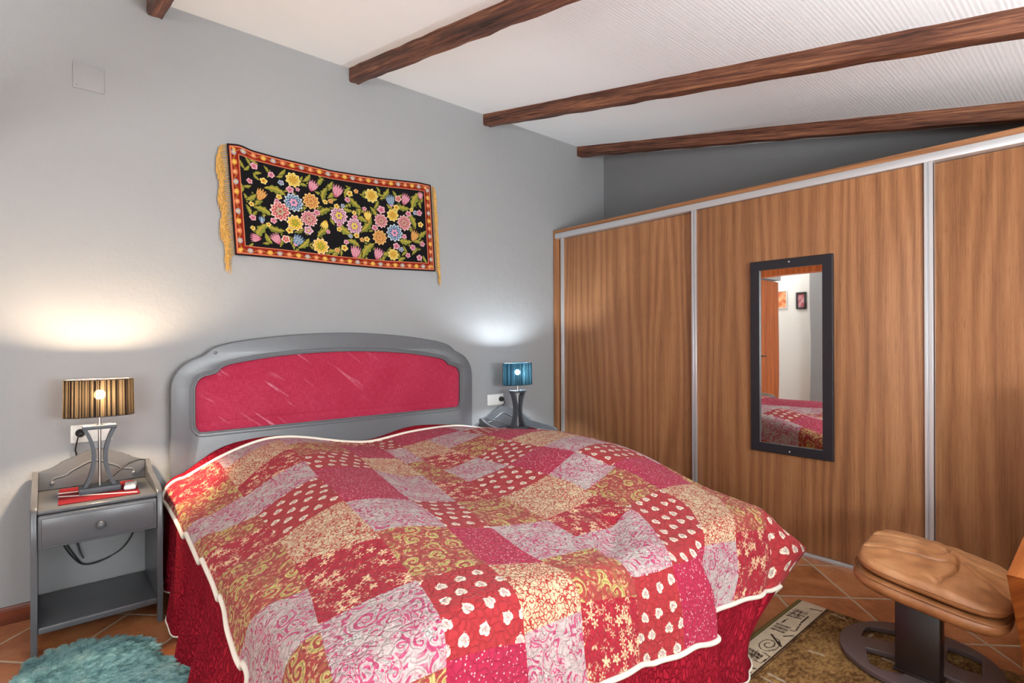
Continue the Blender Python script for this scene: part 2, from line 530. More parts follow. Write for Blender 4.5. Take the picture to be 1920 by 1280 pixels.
M_FAB = [fabric('quilt_hearts', f_heart), fabric('quilt_pink_dots', f_pink), fabric('quilt_cream_floral', f_cream),
         fabric('quilt_grey_paisley', f_grey), fabric('quilt_gold_paisley', f_yellow), fabric('quilt_red_floral', f_red)]
FI = dict(H=0, P=1, C=2, G=3, Y=4, R=5)
def border_mat():
    t = T('quilt_red_border'); x, y, z = t.sep(t.uv())
    p = t.comb(x*1., y*.62, 0.)
    w = t.noise(p, 34, 2, .5, 0, True)
    q = t.vmath('ADD', p, t.vmath('SCALE', t.vmath('SUBTRACT', w, (.5, .5, .5)), scale=.03))
    d = E(t, t.voro(q, 72, 'DISTANCE_TO_EDGE').outputs['Distance'])
    h = t.step(d, .0, .22)
    col = t.mix(t.noise(t.uv(), 30, 3), lin(148, 20, 38), lin(174, 36, 54))
    col = t.mix((1.-h)*.35, col, lin(84, 8, 20))
    return t.bsdf(col, .9, normal=t.bump(h, .8, .008), spec=.08)
M_BORDER = border_mat()
M_PIPING = plain('white_piping', lin(236, 228, 214), .8, 0, .2, .3, 300)

def paint_mat(name, rough=.9, bscale=500, bs=.5, sheen=0.):
    t = T(name)
    n = t.noise(t.coord(), bscale, 2); n2 = t.noise(t.coord(), bscale*.18, 3)
    c = t.hsv(t.attr('paint'), .5, 1., n*.5+n2*.2+.65)
    return t.bsdf(c, rough, normal=t.bump(n, bs, .003), spec=.1, Sheen_Weight=sheen)
M_TAPESTRY = paint_mat('chain_stitch_embroidery', bscale=450)
M_RUG = paint_mat('woven_pile_rug', bscale=600, bs=.8)
M_FRINGE = plain('golden_fringe_yarn', lin(196, 152, 84), .9, 0, .2, .3, 90, .45)

def shade_mat(name, dark, glow):
    t = T(name); x, y, z = t.sep(t.uv())
    s = t.noise(t.comb(x*1., 0., 0.), 1., 2, .7); s2 = t.noise(t.comb(x*.33, 5., 0.), 1., 1)
    k = t.step(s*.7+s2*.4, .50, .62)
    col = t.mix(k, dark, [min(1, c*1.8+.008) for c in dark[:3]]+[1])
    d = t.n('ShaderNodeBsdfDiffuse'); t.set(d.inputs[0], col)
    tr = t.n('ShaderNodeBsdfTranslucent'); t.set(tr.inputs[0], t.mix(k, [c*.0008 for c in glow[:3]]+[1], [c*.034 for c in glow[:3]]+[1]))
    tp = t.n('ShaderNodeBsdfTransparent'); t.set(tp.inputs[0], t.mix(k, [c*.25 for c in glow[:3]]+[1], glow))
    m1 = t.n('ShaderNodeMixShader'); m1.inputs[0].default_value = .30
    t.nt.links.new(d.outputs[0], m1.inputs[1]); t.nt.links.new(tr.outputs[0], m1.inputs[2])
    m2 = t.n('ShaderNodeMixShader'); t.set(m2.inputs[0], k*.034+.003)
    t.nt.links.new(m1.outputs[0], m2.inputs[1]); t.nt.links.new(tp.outputs[0], m2.inputs[2])
    t.nt.links.new(m2.outputs[0], t.out.inputs[0])
    return t.m
M_SHADE_W = shade_mat('dark_ribbon_shade', lin(34, 28, 30), (.85, .62, .36, 1))
M_SHADE_B = shade_mat('blue_ribbon_shade', lin(22, 44, 58), (.22, .55, .72, 1))
def emit(name, c, s):
    t = T(name); e = t.n('ShaderNodeEmission'); e.inputs[0].default_value = c; e.inputs[1].default_value = s
    t.nt.links.new(e.outputs[0], t.out.inputs[0]); return t.m
M_BULB_W = emit('warm_bulb', (1., .76, .50, 1), 2600)
M_BULB_B = emit('cool_bulb', (.82, .94, 1., 1), 1800)

# ================================================================== THE ROOM
HW = 3.163          # head wall plane (y)
RW = 3.837          # wall behind the wardrobe (x)
WD = 3.182          # wardrobe front plane (x)
FW = -1.40          # wall behind the viewer (y)
LW = -2.40          # far left wall (x)
def ceil_z(y): return 2.887-.2*(HW-y)

def struct(name, b, mat, bev=0):
    o = boxo(name, b, mat, None, bev); o['kind'] = 'structure'; return o
struct('floor', (LW-.1, RW+.1, FW-.1, 4.3, -.06, 0), M_FLOOR)
# head wall, with the doorway at its far left end
bm = bmesh.new(); extrude_poly(bm, [(-.33, 0), (RW+.1, 0), (RW+.1, 3.0), (-1.22, 3.0), (-1.22, 2.02), (-.33, 2.02)], 'y', HW, HW+.12)
tag(obj('wall_back', bm, M_WALL), kind='structure')
struct('wall_right', (RW, RW+.12, FW-.1, HW, 0, 2.95), M_WALLSHADED)
bm = bmesh.new()
box(bm, LW-.12, LW, FW-.1, 4.3, 0, 3.2)
tag(obj('wall_left', bm, M_WHITEWALL), kind='structure')
struct('wall_alcove', (LW, -1.22, 4.2, 4.3, 0, 3.2), M_WHITEWALL)
struct('wall_passage', (-1.34, -1.22, HW+.12, 4.2, 0, 3.2), M_WHITEWALL)
struct('wall_pier', (LW, LW+.16, 1.9, 3.17, 0, 3.0), M_WALL)
# front wall with two window openings
W1 = (.45, 1.95, .75, 1.72); W2 = (-1.9, -.75, .75, 1.72)
bm = bmesh.new()
xs = [LW, W2[0], W2[1], W1[0], W1[1], RW+.1]
for i in range(5):
    if i in (1, 3):
        box(bm, xs[i], xs[i+1], FW-.14, FW, 0, W1[2]); box(bm, xs[i], xs[i+1], FW-.14, FW, W1[3], 2.2)
    else: box(bm, xs[i], xs[i+1], FW-.14, FW, 0, 2.2)
tag(obj('wall_front', bm, M_WHITEWALL), kind='structure')
for i, W in enumerate((W1, W2)):
    bm = bmesh.new(); w = .05
    box(bm, W[0], W[1], FW-.10, FW-.05, W[2], W[2]+w, .004); box(bm, W[0], W[1], FW-.10, FW-.05, W[3]-w, W[3], .004)
    for x in (W[0], (W[0]+W[1])/2-w/2, W[1]-w): box(bm, x, x+w, FW-.10, FW-.05, W[2]+w, W[3]-w, .004)
    tag(obj('window_%d' % (i+1), bm, M_WHITE), kind='structure')
# ceiling: shed roof, high over the head wall
bm = bmesh.new()
extrude_poly(bm, [(4.3, ceil_z(4.3)), (4.3, ceil_z(4.3)+.08), (FW-.14, ceil_z(FW-.14)+.08), (FW-.14, ceil_z(FW-.14))], 'x', LW-.12, RW+.12)
tag(obj('ceiling', bm, M_CEIL), kind='structure')
# beams following the slope, bottoms worn and uneven
BL = [('wooden ceiling beam over the left end of the bed wall, only its lower end in view', .370, .440, -1),
      ('wooden ceiling beam above the wall tapestry, second from the left', 1.409, 1.475, 0),
      ('long wooden ceiling beam running over the middle of the bed', 2.452, 2.523, 0),
      ('darkest wooden ceiling beam just above the wardrobe top', 3.478, 3.543, 0)]
for lab, x0, x1, k in BL:
    n = 60; ys = np.linspace(HW, FW+.02, n); prof = 12
    P = np.zeros((n, prof, 3)); rs = np.random.default_rng(int(x0*100))
    h = .080; w = (x1-x0)
    ph = rs.uniform(0, 6, 8)
    sec = [(-.5, .10), (-.5, 0), (-.5, -.55), (-.5, -.86), (-.42, -1.), (-.15, -1.), (.15, -1.), (.42, -1.), (.5, -.86), (.5, -.55), (.5, 0), (.5, .10)]
    for i, y in enumerate(ys):
        wob = .002*math.sin(2*y+ph[0])+.001*math.sin(9*y+ph[1]); wz = .002*math.sin(2*y+ph[2])+.0012*math.sin(11*y+ph[3])
        for j, (a, b) in enumerate(sec):
            jx = .0022*math.sin(23*y+j*1.7+ph[4])+.0015*math.sin(51*y+j*2.9)
            jz = .0022*math.sin(19*y+j*2.3+ph[5])
            P[i, j] = ((x0+x1)/2+a*w+(wob+jx)*(i > 0), y, ceil_z(y)+b*h+(wz+jz if b < -.1 else 0))
    o = grid_mesh('ceiling_beam', P, M_BEAM)
    bm = bmesh.new(); bm.from_mesh(o.data)
    bm.verts.ensure_lookup_table()
    bm.faces.new([bm.verts[j] for j in range(prof)]); bm.faces.new([bm.verts[(n-1)*prof+j] for j in range(prof)][::-1])
    bmesh.ops.recalc_face_normals(bm, faces=bm.faces); bm.to_mesh(o.data); bm.free()
    o.data.set_sharp_from_angle(angle=math.radians(40))
    tag(o, lab, 'beam', 'dark wooden beams under the sloping ceiling')
# skirting
bm = bmesh.new(); extrude_poly(bm, [(HW, 0), (HW-.018, 0), (HW-.018, .055), (HW-.012, .064), (HW-.008, .072), (HW, .072)], 'x', -.33, WD-.005)
tag(obj('baseboard_back', bm, M_SKIRT), kind='structure')
struct('baseboard_left', (LW+.16, LW+.175, 1.9, 3.17, 0, .10), M_SKIRT)

# what the wardrobe mirror shows: timber door, lintel, two pictures
d = empty('wooden_door', (-.775, HW+.05, 0))
tag(d, 'orange plank door with dark handle, seen in the wardrobe mirror', 'door')
bm = bmesh.new()
for i in range(7):
    a = -.435+i*.1245; box(bm, a, a+.1215, -.022, .022, .01, 2.0, .004)
obj('leaf', bm, M_DOORWOOD, d, auto=40)
bm = bmesh.new(); box(bm, .155, .185, -.03, -.022, .90, 1.06, .002); tube(bm, [(.17, -.03, 1.0), (.17, -.07, 1.0), (.14, -.075, 1.0), (.06, -.075, .995)], .008)
obj('handle', bm, M_BLACK, d, auto=40)
bm = bmesh.new()
yy = np.linspace(HW-.001, .6, 24)
top = [(y, 2.125) for y in yy]; bot = [(y, 1.955+.035*math.cos((y-2.6)*1.1)) for y in yy[::-1]]
extrude_poly(bm, top+bot, 'x', -.42, -.30, .006)
tag(obj('lintel_beam', bm, M_DOORWOOD), 'orange timber lintel at the top of the wardrobe mirror reflection', 'beam', kind='thing')
for (y0, y1, z0, z1, lab, fr, c1, c2) in [(3.555, 3.86, 1.70, 1.985, 'orange picture half hidden by the door in the mirror', M_WHITE, lin(214, 112, 62), lin(236, 168, 120)),
                                    (3.272, 3.420, 1.68, 1.945, 'small dark framed pinkish picture on the white wall in the mirror', M_BLACKFRAME, lin(176, 90, 96), lin(206, 150, 160))]:
    e = empty('framed_picture', (LW, (y0+y1)/2, (z0+z1)/2)); tag(e, lab, 'picture')
    w = (y1-y0)/2; h = (z1-z0)/2; f = .028 if fr is M_BLACKFRAME else .012
    bm = bmesh.new()
    for b in ((-w, w, -h, -h+f), (-w, w, h-f, h), (-w, -w+f, -h+f, h-f), (w-f, w, -h+f, h-f)): box(bm, .002, .022, b[0], b[1], b[2], b[3], .002)
    obj('frame', bm, fr, e, auto=40)
    t = T('abstract_print'); n = t.noise(t.coord(), 14, 3)
    boxo('print', (.004, .010, -w+f, w-f, -h+f, h-f), t.bsdf(t.mix(t.step(n, .4, .6), c1, c2), .6), e, 0)

# ================================================================== WARDROBE
wd = empty('wardrobe', (WD, 1.3, 0)); tag(wd, 'long walnut veneer sliding wardrobe with silver rails along the right wall', 'wardrobe')
def lo(b): return (b[0]-WD, b[1]-WD, b[2]-1.3, b[3]-1.3, b[4], b[5])
WY0, WY1 = -.64, 3.158
boxo('side_panel', lo((WD-.004, RW-.005, WY1-.026, WY1, 0, 2.087)), M_VENEER, wd, .001)
boxo('side_panel', lo((WD-.004, RW-.005, WY0, WY0+.026, 0, 2.087)), M_VENEER, wd, .001)
boxo('top_panel', lo((WD-.006, RW-.005, WY0, WY1, 2.087, 2.116)), M_VENEER_H, wd, .001)
boxo('back_panel', lo((RW-.014, RW-.006, WY0+.026, WY1-.026, .02, 2.087)), M_VENEER, wd, 0)
boxo('floor_panel', lo((WD+.09, RW-.014, WY0+.026, WY1-.026, .0, .02)), M_DARK, wd, 0)
bm = bmesh.new(); box(bm, -.012, .055, WY0-1.3+.026, WY1-1.3-.026, 2.047, 2.087, .002)
tag(obj('top_rail', bm, M_ALU, wd, auto=40), 'silver top rail')
bm = bmesh.new(); box(bm, -.002, .085, WY0-1.3+.026, WY1-1.3-.026, .0, .012, .001); box(bm, .006, .010, WY0-1.3+.026, WY1-1.3-.026, .010, .022, 0)
tag(obj('bottom_rail', bm, M_ALU, wd, auto=40), 'silver floor rail')
doors = [(1.863, 3.110, .042), (.628, 1.893, .006), (-.612, .663, .042)]
for y0, y1, off in doors:
    e = boxo('door', (off, off+.018, y0-1.3, y1-1.3, .024, 2.045), M_VENEER, wd, .001)
    for ya, s in ((y0, 1), (y1, -1)):
        bm = bmesh.new(); c = ya-1.3
        # silver grip stile: flat, groove, rib
        for a, b, dd in ((0, .016, -.010), (.016, .022, -.004), (.022, .034, -.012)):
            u, v = sorted((c+s*a, c+s*b)); box(bm, off+dd, off+.020, u, v, .022, 2.047, .0012, 1)
        tag(obj('stile', bm, M_ALU, e, auto=40), 'silver grip stile')
# mirror hung on the middle sliding door
mr = empty('wall_mirror', (WD+.006, 1.277, 1.108)); tag(mr, 'tall black framed mirror hung on the middle wardrobe door', 'mirror')
w, h, f = .222, .556, .052
bm = bmesh.new()
pts_o = [(-w, -h), (w, -h), (w, h), (-w, h)]; pts_i = [(-w+f, -h+f), (w-f, -h+f), (w-f, h-f), (-w+f, h-f)]
def ring(p, x): return [bm.verts.new((x, a, b)) for a, b in p]
R0, R1, R2, R3 = ring(pts_o, -.001), ring(pts_o, -.020), ring([(a*.985, b*.994) for a, b in pts_o], -.024), ring(pts_i, -.020)
R4 = ring(pts_i, -.006)
for A, B in ((R0, R1), (R1, R2), (R2, R3), (R3, R4)):
    for k in range(4): bm.faces.new((A[k], A[(k+1) % 4], B[(k+1) % 4], B[k]))
obj('frame', bm, M_BLACKFRAME, mr, auto=20)
boxo('glass', (-.008, -.004, -w+f-.004, w-f+.004, -h+f-.004, h-f+.004), M_MIRROR, mr, 0)
for z in (-h+.020, h-.020):
    bm = bmesh.new(); lathe(bm, [(.0045, 0), (.0045, .0016), (.002, .0025)], (-.0236, 0, z), (-1, 0, 0), 12); obj('screw', bm, M_ALU, mr, auto=40)

# ================================================================== BED + HEADBOARD
bed = empty('bed', (1.4, 2.1, 0)); tag(bed, 'double bed with grey arched headboard and crimson fabric panel', 'bed')
BO = np.array([1.4, 2.1, 0])
cx = 1.371
half = [(.459, .0), (.918, 0), (.918, .97), (.912, 1.01), (.895, 1.05), (.868, 1.085), (.832, 1.112), (.790, 1.130), (.768, 1.142), (.748, 1.160), (.715, 1.180), (.660, 1.197), (.590, 1.211), (.40, 1.236), (.20, 1.251), (0, 1.257)]
outer = [(cx-a, b) for a, b in half[1:]]+[(cx+a, b) for a, b in half[1:-1][::-1]]
hin = [(.60, .745), (.770, .745), (.795, .752), (.808, .772), (.812, .80), (.812, .955), (.808, .985), (.796, 1.010), (.772, 1.028), (.735, 1.037), (.712, 1.047), (.700, 1.062), (.680, 1.076), (.645, 1.088), (.575, 1.101), (.40, 1.126), (.20, 1.140), (0, 1.145)]
inner = [(cx-a, b) for a, b in hin]+[(cx+a, b) for a, b in hin[:-1][::-1]]
def densify(L, corner=()):
    return [tuple(p) for p in catmull(L, 4, True)]
outer_s = [(cx-.918, 0)]+[tuple(p) for p in catmull(outer[1:-1], 4)]+[(cx+.918, 0)]
inner_s = densify(inner)
hb = curve_fill('headboard', [outer_s, inner_s], .046, .007, M_PAINTH, bed, lambda c: np.stack([c[:, 0], 3.113-c[:, 2], c[:, 1]], 1)-BO)
# moulding round the opening and the padded cloth panel
def along(L, k, y):
    A = np.array(L); c = np.array([cx, .95]); n = len(A)
    tn = np.roll(A, -1, 0)-np.roll(A, 1, 0); tn /= np.linalg.norm(tn, axis=1)[:, None]
    nm = np.stack([-tn[:, 1], tn[:, 0]], 1)
    s = np.sign(((A-c)*nm).sum(1)); nm *= s[:, None]
    B = A+nm*k
    return [(p[0]-BO[0], y-BO[1], p[1]) for p in B]
bm = bmesh.new(); tube(bm, along(inner_s, .003, 3.090), .0055, 6, True); obj('moulding', bm, M_PAINTH, hb, True)
bm = bmesh.new(); tube(bm, along(inner_s, .021, 3.0905), .0035, 6, True); obj('moulding', bm, M_PAINTH, hb, True)
nx, nz = 180, 60
A = np.array(inner_s)
X = np.linspace(cx-.83, cx+.83, nx); Z = np.linspace(.735, 1.155, nz); GX, GZ = np.meshgrid(X, Z, indexing='ij')
bulge = .006*np.clip(1-((GX-cx)/.82)**6, 0, 1)-.006*np.exp(-((GZ-.786-.006*np.sin(GX*2))/.004)**2)+.004*(GZ < .784)
# keep the cloth inside the outline (it runs under the frame)
top_in = np.interp(np.abs(X-cx), [a for a, b in half[1:][::-1]][:-1], [b for a, b in half[1:][::-1]][:-1])
GZ = np.minimum(GZ, (top_in-.03)[:, None])
P = np.stack([GX, 3.108-bulge, GZ], -1)-BO
tag(grid_mesh('upholstered_panel', P, M_PANEL, hb), 'crimson fabric panel with a seam along its lower edge')
for x, z in ((cx-.72, 1.148), (cx+.60, 1.164)):
    bm = bmesh.new(); lathe(bm, [(.009, 0), (.009, .002), (.004, .004)], (x-BO[0], 3.0905-BO[1], z), (0, -1, 0), 14); obj('screw_cap', bm, M_PAINTH, hb, auto=40)
for x in (cx-.80, cx+.80):
    boxo('headboard_leg', (x-.03-BO[0], x+.03-BO[0], 3.118-BO[1], 3.158-BO[1], 0, .9), M_PAINTH, bed, .003)
boxo('mattress', (.53-BO[0], 2.26-BO[0], 1.17-BO[1], 3.07-BO[1], .22, .43), M_MATTRESS, bed, .05, 4)
boxo('base', (.55-BO[0], 2.24-BO[0], 1.20-BO[1], 3.085-BO[1], .09, .22), M_DARK, bed, .01)
for x in (.62, 2.17):
    for y in (1.27, 2.98):
        bm = bmesh.new(); lathe(bm, [(.026, 0), (.03, .09)], (x-BO[0], y-BO[1], 0), (0, 0, 1), 14); obj('leg', bm, M_DARK, bed, auto=40)
# ---- quilt surface: unfolded cloth coordinates (xi, eta) -> world ----
XL, XR, YF, YH = .50, 2.30, 1.10, 3.03
_ZP = [(.50,3.03,.535),(.65,3.03,.62),(.88,3.0,.685),(1.25,3.0,.632),(1.48,3.0,.588),(1.72,3.0,.618),(2.12,3.0,.624),(2.3,3.0,.585),
       (.52,2.5,.485),(.90,2.55,.66),(1.20,2.5,.60),(1.45,2.5,.56),(1.75,2.5,.605),(2.05,2.5,.665),(2.29,2.47,.650),
       (.52,2.0,.475),(.85,2.0,.625),(1.15,2.0,.57),(1.40,2.0,.545),(1.70,2.0,.60),(2.05,1.95,.675),(2.29,1.89,.655),
       (.52,1.55,.495),(.85,1.55,.60),(1.15,1.55,.565),(1.40,1.5,.54),(1.75,1.55,.575),(2.05,1.6,.635),(2.29,1.6,.605),
       (.52,1.12,.52),(.85,1.15,.565),(1.2,1.15,.535),(1.5,1.15,.50),(1.8,1.2,.515),(2.05,1.2,.52),(2.30,1.3,.52),(2.30,1.1,.49)]
_ZA = np.array(_ZP)
def _tps(r2):
    return np.where(r2 > 1e-12, r2*np.log(np.maximum(r2, 1e-12)), 0.)
def _fit():
    n = len(_ZA); P = _ZA[:, :2]
    K = _tps(((P[:, None]-P[None])**2).sum(2)) + np.eye(n)*.02
    T = np.c_[np.ones(n), P]
    A = np.block([[K, T], [T.T, np.zeros((3, 3))]])
    return np.linalg.solve(A, np.r_[_ZA[:, 2], 0, 0, 0])
_ZW = _fit()
def _ridge(x, y, ax, ay, bx, by, w, h):
    dx, dy = bx-ax, by-ay; L2 = dx*dx+dy*dy
    t = np.clip(((x-ax)*dx+(y-ay)*dy)/L2, 0, 1)
    d2 = (x-ax-t*dx)**2+(y-ay-t*dy)**2
    return h*np.exp(-d2/(w*w))
def ztop(x, y):
    sh = x.shape; x = x.ravel(); y = y.ravel()
    out = _ZW[-3]+_ZW[-2]*x+_ZW[-1]*y
    for i in range(len(_ZA)):
        out = out+_ZW[i]*_tps((x-_ZA[i, 0])**2+(y-_ZA[i, 1])**2)
    # creases of the cloth
    out = out+_ridge(x, y, 1.62, 1.30, 1.40, 1.13, .04, -.018)+_ridge(x, y, 1.72, 1.28, 1.56, 1.08, .05, .015)
    out = out+_ridge(x, y, 1.95, 1.62, 1.60, 1.42, .07, -.016)+_ridge(x, y, 1.45, 2.65, 1.25, 2.2, .08, -.012)
    out = out+.006*np.sin(7*x+5*y)*np.sin(6.1*y-3*x)
    return out.reshape(sh)
def smooth(a, b, t):
    t = np.clip((t-a)/(b-a), 0, 1); return t*t*(3-2*t)
def drape(xi, eta):
    """cloth point -> world (x, y, z); also the outward distance d and the perimeter position p"""
    bx = np.clip(xi, XL, XR); by = np.clip(eta, YF, YH)
    dx = xi-bx; dy = np.minimum(eta-by, 0)
    d = (np.abs(dx)**4+np.abs(dy)**4)**.25
    ang = np.arctan2(-dy, np.abs(dx))            # 0 = side, pi/2 = foot
    foot = smooth(0, np.pi/2, ang)*(dy < 0)
    left = xi < 1.4
    nx = np.sign(dx)*np.cos(ang)*(np.abs(dx) > 0); ny = -np.sin(ang)*(dy < 0)
    z0 = ztop(bx, by)
    # head end falls a little behind the pillows
    r = np.where(left | (dy < 0), .085, .070)
    toward_foot = smooth(2.6, 1.2, by)
    tilt_side = np.where(left, .03+.16*toward_foot, .06*smooth(2.6, 2.0, by))
    tilt = tilt_side*(1-foot)+.20*foot
    tm = np.pi/2-tilt
    th = np.minimum(d/r, tm); s = np.maximum(d-r*tm, 0)
    out = r*np.sin(th)+s*np.sin(tilt); down = r*(1-np.cos(th))+s*np.cos(tilt)
    z = z0-down
    # hanging folds
    p = np.where(left & (foot < 1), YH-by, 0)+(dy < 0)*(np.where(left, YH-YF, 0)*0)
    amp = smooth(.10, .60, d)
    w_side = np.where(left, .058*(1-.55*smooth(2.55, 2.85, by)), .02*smooth(2.5, 2.1, by))*np.sin(by*22.+.9)*amp+np.where(left, .018, .0)*np.sin(by*43.)*amp
    w_foot = .030*np.sin(bx*11.5+1.2)*amp+.012*np.sin(bx*26.)*amp
    w_foot = w_foot+.050*smooth(.02, .22, d)*(smooth(1.765, 1.725, xi)*smooth(1.15, 1.70, xi)-.35*smooth(1.70, 1.80, xi)*smooth(2.1, 1.85, xi))
    wv = w_side*(1-foot)+w_foot*foot
    out = out+wv
    x = bx+nx*out; y = by+ny*out
    # right foot corner: the cloth sticks out at mid height and its hem is drawn in under it
    cw = (1-left)*np.exp(-((bx-XR)**2+(by-YF)**2)/.50**2)*smooth(.0, .25, d)
    k = .17*np.clip(1-np.abs(z0-z-.19)/.20, 0, 1)
    corner = cw*np.exp(-((ang-np.pi/4)/.7)**2)*(np.abs(dx) > 0)*(dy < 0)
    x = x+corner*k*.75; y = y-corner*k*.55
    x = x-.40*cw*smooth(.34, .02, z)
    return x, y, np.maximum(z, .0145), d

# ================================================================== PATCHWORK QUILT
_EN = np.array([.4, .6, .8, 1.0, 1.2, 1.5, 2.0, 2.5, 3.05])
_XL = [[.12, .13, .14, .16, .18, .24, .39, .395, .36],
       [.36, .38, .40, .42, .47, .55, .61, .63, .64],
       [.63, .64, .65, .68, .73, .78, .84, .90, .93],
       [.90, .90, .91, .91, .94, 1.0, 1.10, 1.20, 1.21],
       [1.08, 1.10, 1.10, 1.13, 1.11, 1.16, 1.31, 1.43, 1.46],
       [1.31, 1.32, 1.34, 1.37, 1.38, 1.40, 1.46, 1.52, 1.60],
       [1.51, 1.52, 1.53, 1.56, 1.72, 1.76, 1.69, 1.71, 1.76],
       [1.69, 1.70, 1.72, 1.80, 1.99, 2.01, 1.93, 1.95, 2.0],
       [1.98, 2.0, 2.01, 2.02, 2.24, 2.30, 2.28, 2.26, 2.26],
       [2.22, 2.24, 2.26, 2.28, 2.45, 2.52, 2.51, 2.5, 2.48],
       [2.74, 2.76, 2.79, 2.82, 2.80, 2.70, 2.66, 2.62, 2.60]]
_ED = np.linspace(.4, 3.05, 531)
_XD = []
for row in _XL:
    a = np.interp(_ED, _EN, row); k = np.exp(-np.linspace(-2.2, 2.2, 41)**2); k /= k.sum()
    _XD.append(np.convolve(np.pad(a, 20, 'edge'), k, 'valid'))
_XD = np.array(_XD)
# the left piping jogs where the border folds under it
_saw = ((_ED-.12)/.30) % 1.
_XD[0] += (.020*(_saw-.5))*np.clip((2.75-_ED)/.2, 0, 1)
def xi_line(k, eta): return np.interp(eta, _ED, _XD[k])
ETA_P = .765
# per column: patches from the head down, with the cloth position of each break (left edge, right edge)
_PATCH = [
 ('R', (2.78, 2.72), 'Y', (2.54, 2.50), 'G', (2.37, 2.24), 'Y', (2.20, 2.12), 'R', (1.99, 1.91), 'Y', (1.65, 1.53), 'G', (1.34, 1.27), 'Y', (1.05, 1.05), 'R'),
 ('G', (2.84, 2.94), 'C', (2.60, 2.74), 'R', (2.48, 2.51), 'G', (2.24, 2.29), 'H', (1.94, 1.92), 'C', (1.70, 1.54), 'R', (1.31, 1.25), 'G', (1.02, .97), 'Y'),
 ('G', (2.80, 2.92), 'Y', (2.56, 2.70), 'H', (2.38, 2.40), 'P', (1.90, 1.84), 'G', (1.59, 1.49), 'Y', (1.24, 1.21), 'H', (.98, .93), 'P'),
 ('R', (2.87, 2.93), 'P', (2.59, 2.64), 'C', (2.38, 2.26), 'G', (1.84, 1.80), 'H', (1.49, 1.45), 'P', (1.20, 1.15), 'C', (.95, .96), 'G'),
 ('H', (2.80, 2.76), 'G', (2.52, 2.48), 'Y', (2.12, 2.02), 'R', (1.79, 1.73), 'Y', (1.46, 1.42), 'G', (1.17, 1.18), 'Y', (.98, .96), 'R'),
 ('P', (2.80, 2.80), 'C', (2.53, 2.45), 'R', (2.25, 2.26), 'G', (2.0, 1.99), 'H', (1.73, 1.75), 'C', (1.43, 1.50), 'R', (1.27, 1.30), 'G', (1.02, 1.0), 'H'),
 ('P', (2.80, 2.80), 'G', (2.53, 2.53), 'Y', (2.26, 2.28), 'H', (2.0, 2.03), 'P', (1.75, 1.80), 'G', (1.55, 1.58), 'Y', (1.33, 1.34), 'H', (1.0, 1.01), 'P'),
 ('G', (2.78, 2.78), 'H', (2.53, 2.53), 'P', (2.28, 2.28), 'C', (2.0, 2.05), 'G', (1.80, 1.84), 'H', (1.60, 1.62), 'P', (1.34, 1.35), 'C', (1.01, .97), 'G'),
 ('C', (2.78, 2.78), 'R', (2.53, 2.53), 'G', (2.28, 2.28), 'Y', (2.05, 2.05), 'R', (1.84, 1.84), 'G', (1.55, 1.55), 'Y', (1.0, .97), 'R'),
 ('Y', (2.78, 2.78), 'H', (2.53, 2.53), 'P', (2.28, 2.28), 'C', (2.0, 2.0), 'Y', (1.75, 1.75), 'R', (1.5, 1.5), 'G', (1.05, 1.02), 'H')]
qx = empty('patchwork_quilt', (1.4, 2.1, 0))
tag(qx, 'red and pink patchwork quilt with hearts and paisley spread over the bed', 'quilt')
QO = np.array([1.4, 2.1, 0])
V = []; F = []; UV = []; MI = []
rq = np.random.default_rng(5)
nu_ = 22
for c, seq in enumerate(_PATCH):
    kinds = seq[0::2]; brk = [(YH, YH)]+list(seq[1::2])+[(ETA_P, ETA_P)]
    rowsL = []; rowsR = []; rowk = []
    for i, kd in enumerate(kinds):
        (l0, r0), (l1, r1) = brk[i], brk[i+1]
        n = max(3, int(round(max(l0-l1, r0-r1)/.010)))
        for j in range(n):
            rowsL.append(l0+(l1-l0)*j/n); rowsR.append(r0+(r1-r0)*j/n); rowk.append(FI[kd]+i*10)
    rowsL.append(ETA_P); rowsR.append(ETA_P)
    L = np.array(rowsL); R = np.array(rowsR); n = len(L)
    s = np.linspace(0, 1, nu_+1)
    eta = L[None]*(1-s[:, None])+R[None]*s[:, None]
    x0 = xi_line(c, eta); x1 = xi_line(c+1, eta)
    xi = x0*(1-s[:, None])+x1*s[:, None]
    x, y, z, d = drape(xi, eta)
    b = len(V)
    V += (np.stack([x, y, z], -1)-QO).reshape(-1, 3).tolist()
    idx = b+np.arange((nu_+1)*n).reshape(nu_+1, n)
    for j in range(n-1):
        kd = rowk[j]; off = np.array([c*.37+(kd//10)*.191, (kd//10)*.83+c*.29])
        for i in range(nu_):
            F.append((idx[i, j], idx[i, j+1], idx[i+1, j+1], idx[i+1, j]))
            for (a, bb) in ((i, j), (i, j+1), (i+1, j+1), (i+1, j)):
                UV.append((xi[a, bb]+off[0], eta[a, bb]+off[1]))
            MI.append(kd % 10)
me = bpy.data.meshes.new('patchwork_panel'); me.from_pydata(V, [], F)
l = me.uv_layers.new(name='UVMap'); l.data.foreach_set('uv', np.array(UV, np.float32).ravel())
for m in M_FAB: me.materials.append(m)
me.polygons.foreach_set('material_index', MI); me.polygons.foreach_set('use_smooth', [True]*len(F))
# weld the columns so the cloth shades as one surface
bm = bmesh.new(); bm.from_mesh(me); bmesh.ops.remove_doubles(bm, verts=bm.verts, dist=.0004); bm.normal_update()
up = sum(f.normal.z for f in bm.faces)
if up < 0: bmesh.ops.reverse_faces(bm, faces=bm.faces)
bm.to_mesh(me); bm.free()
link(bpy.data.objects.new('patchwork_panel', me), qx)

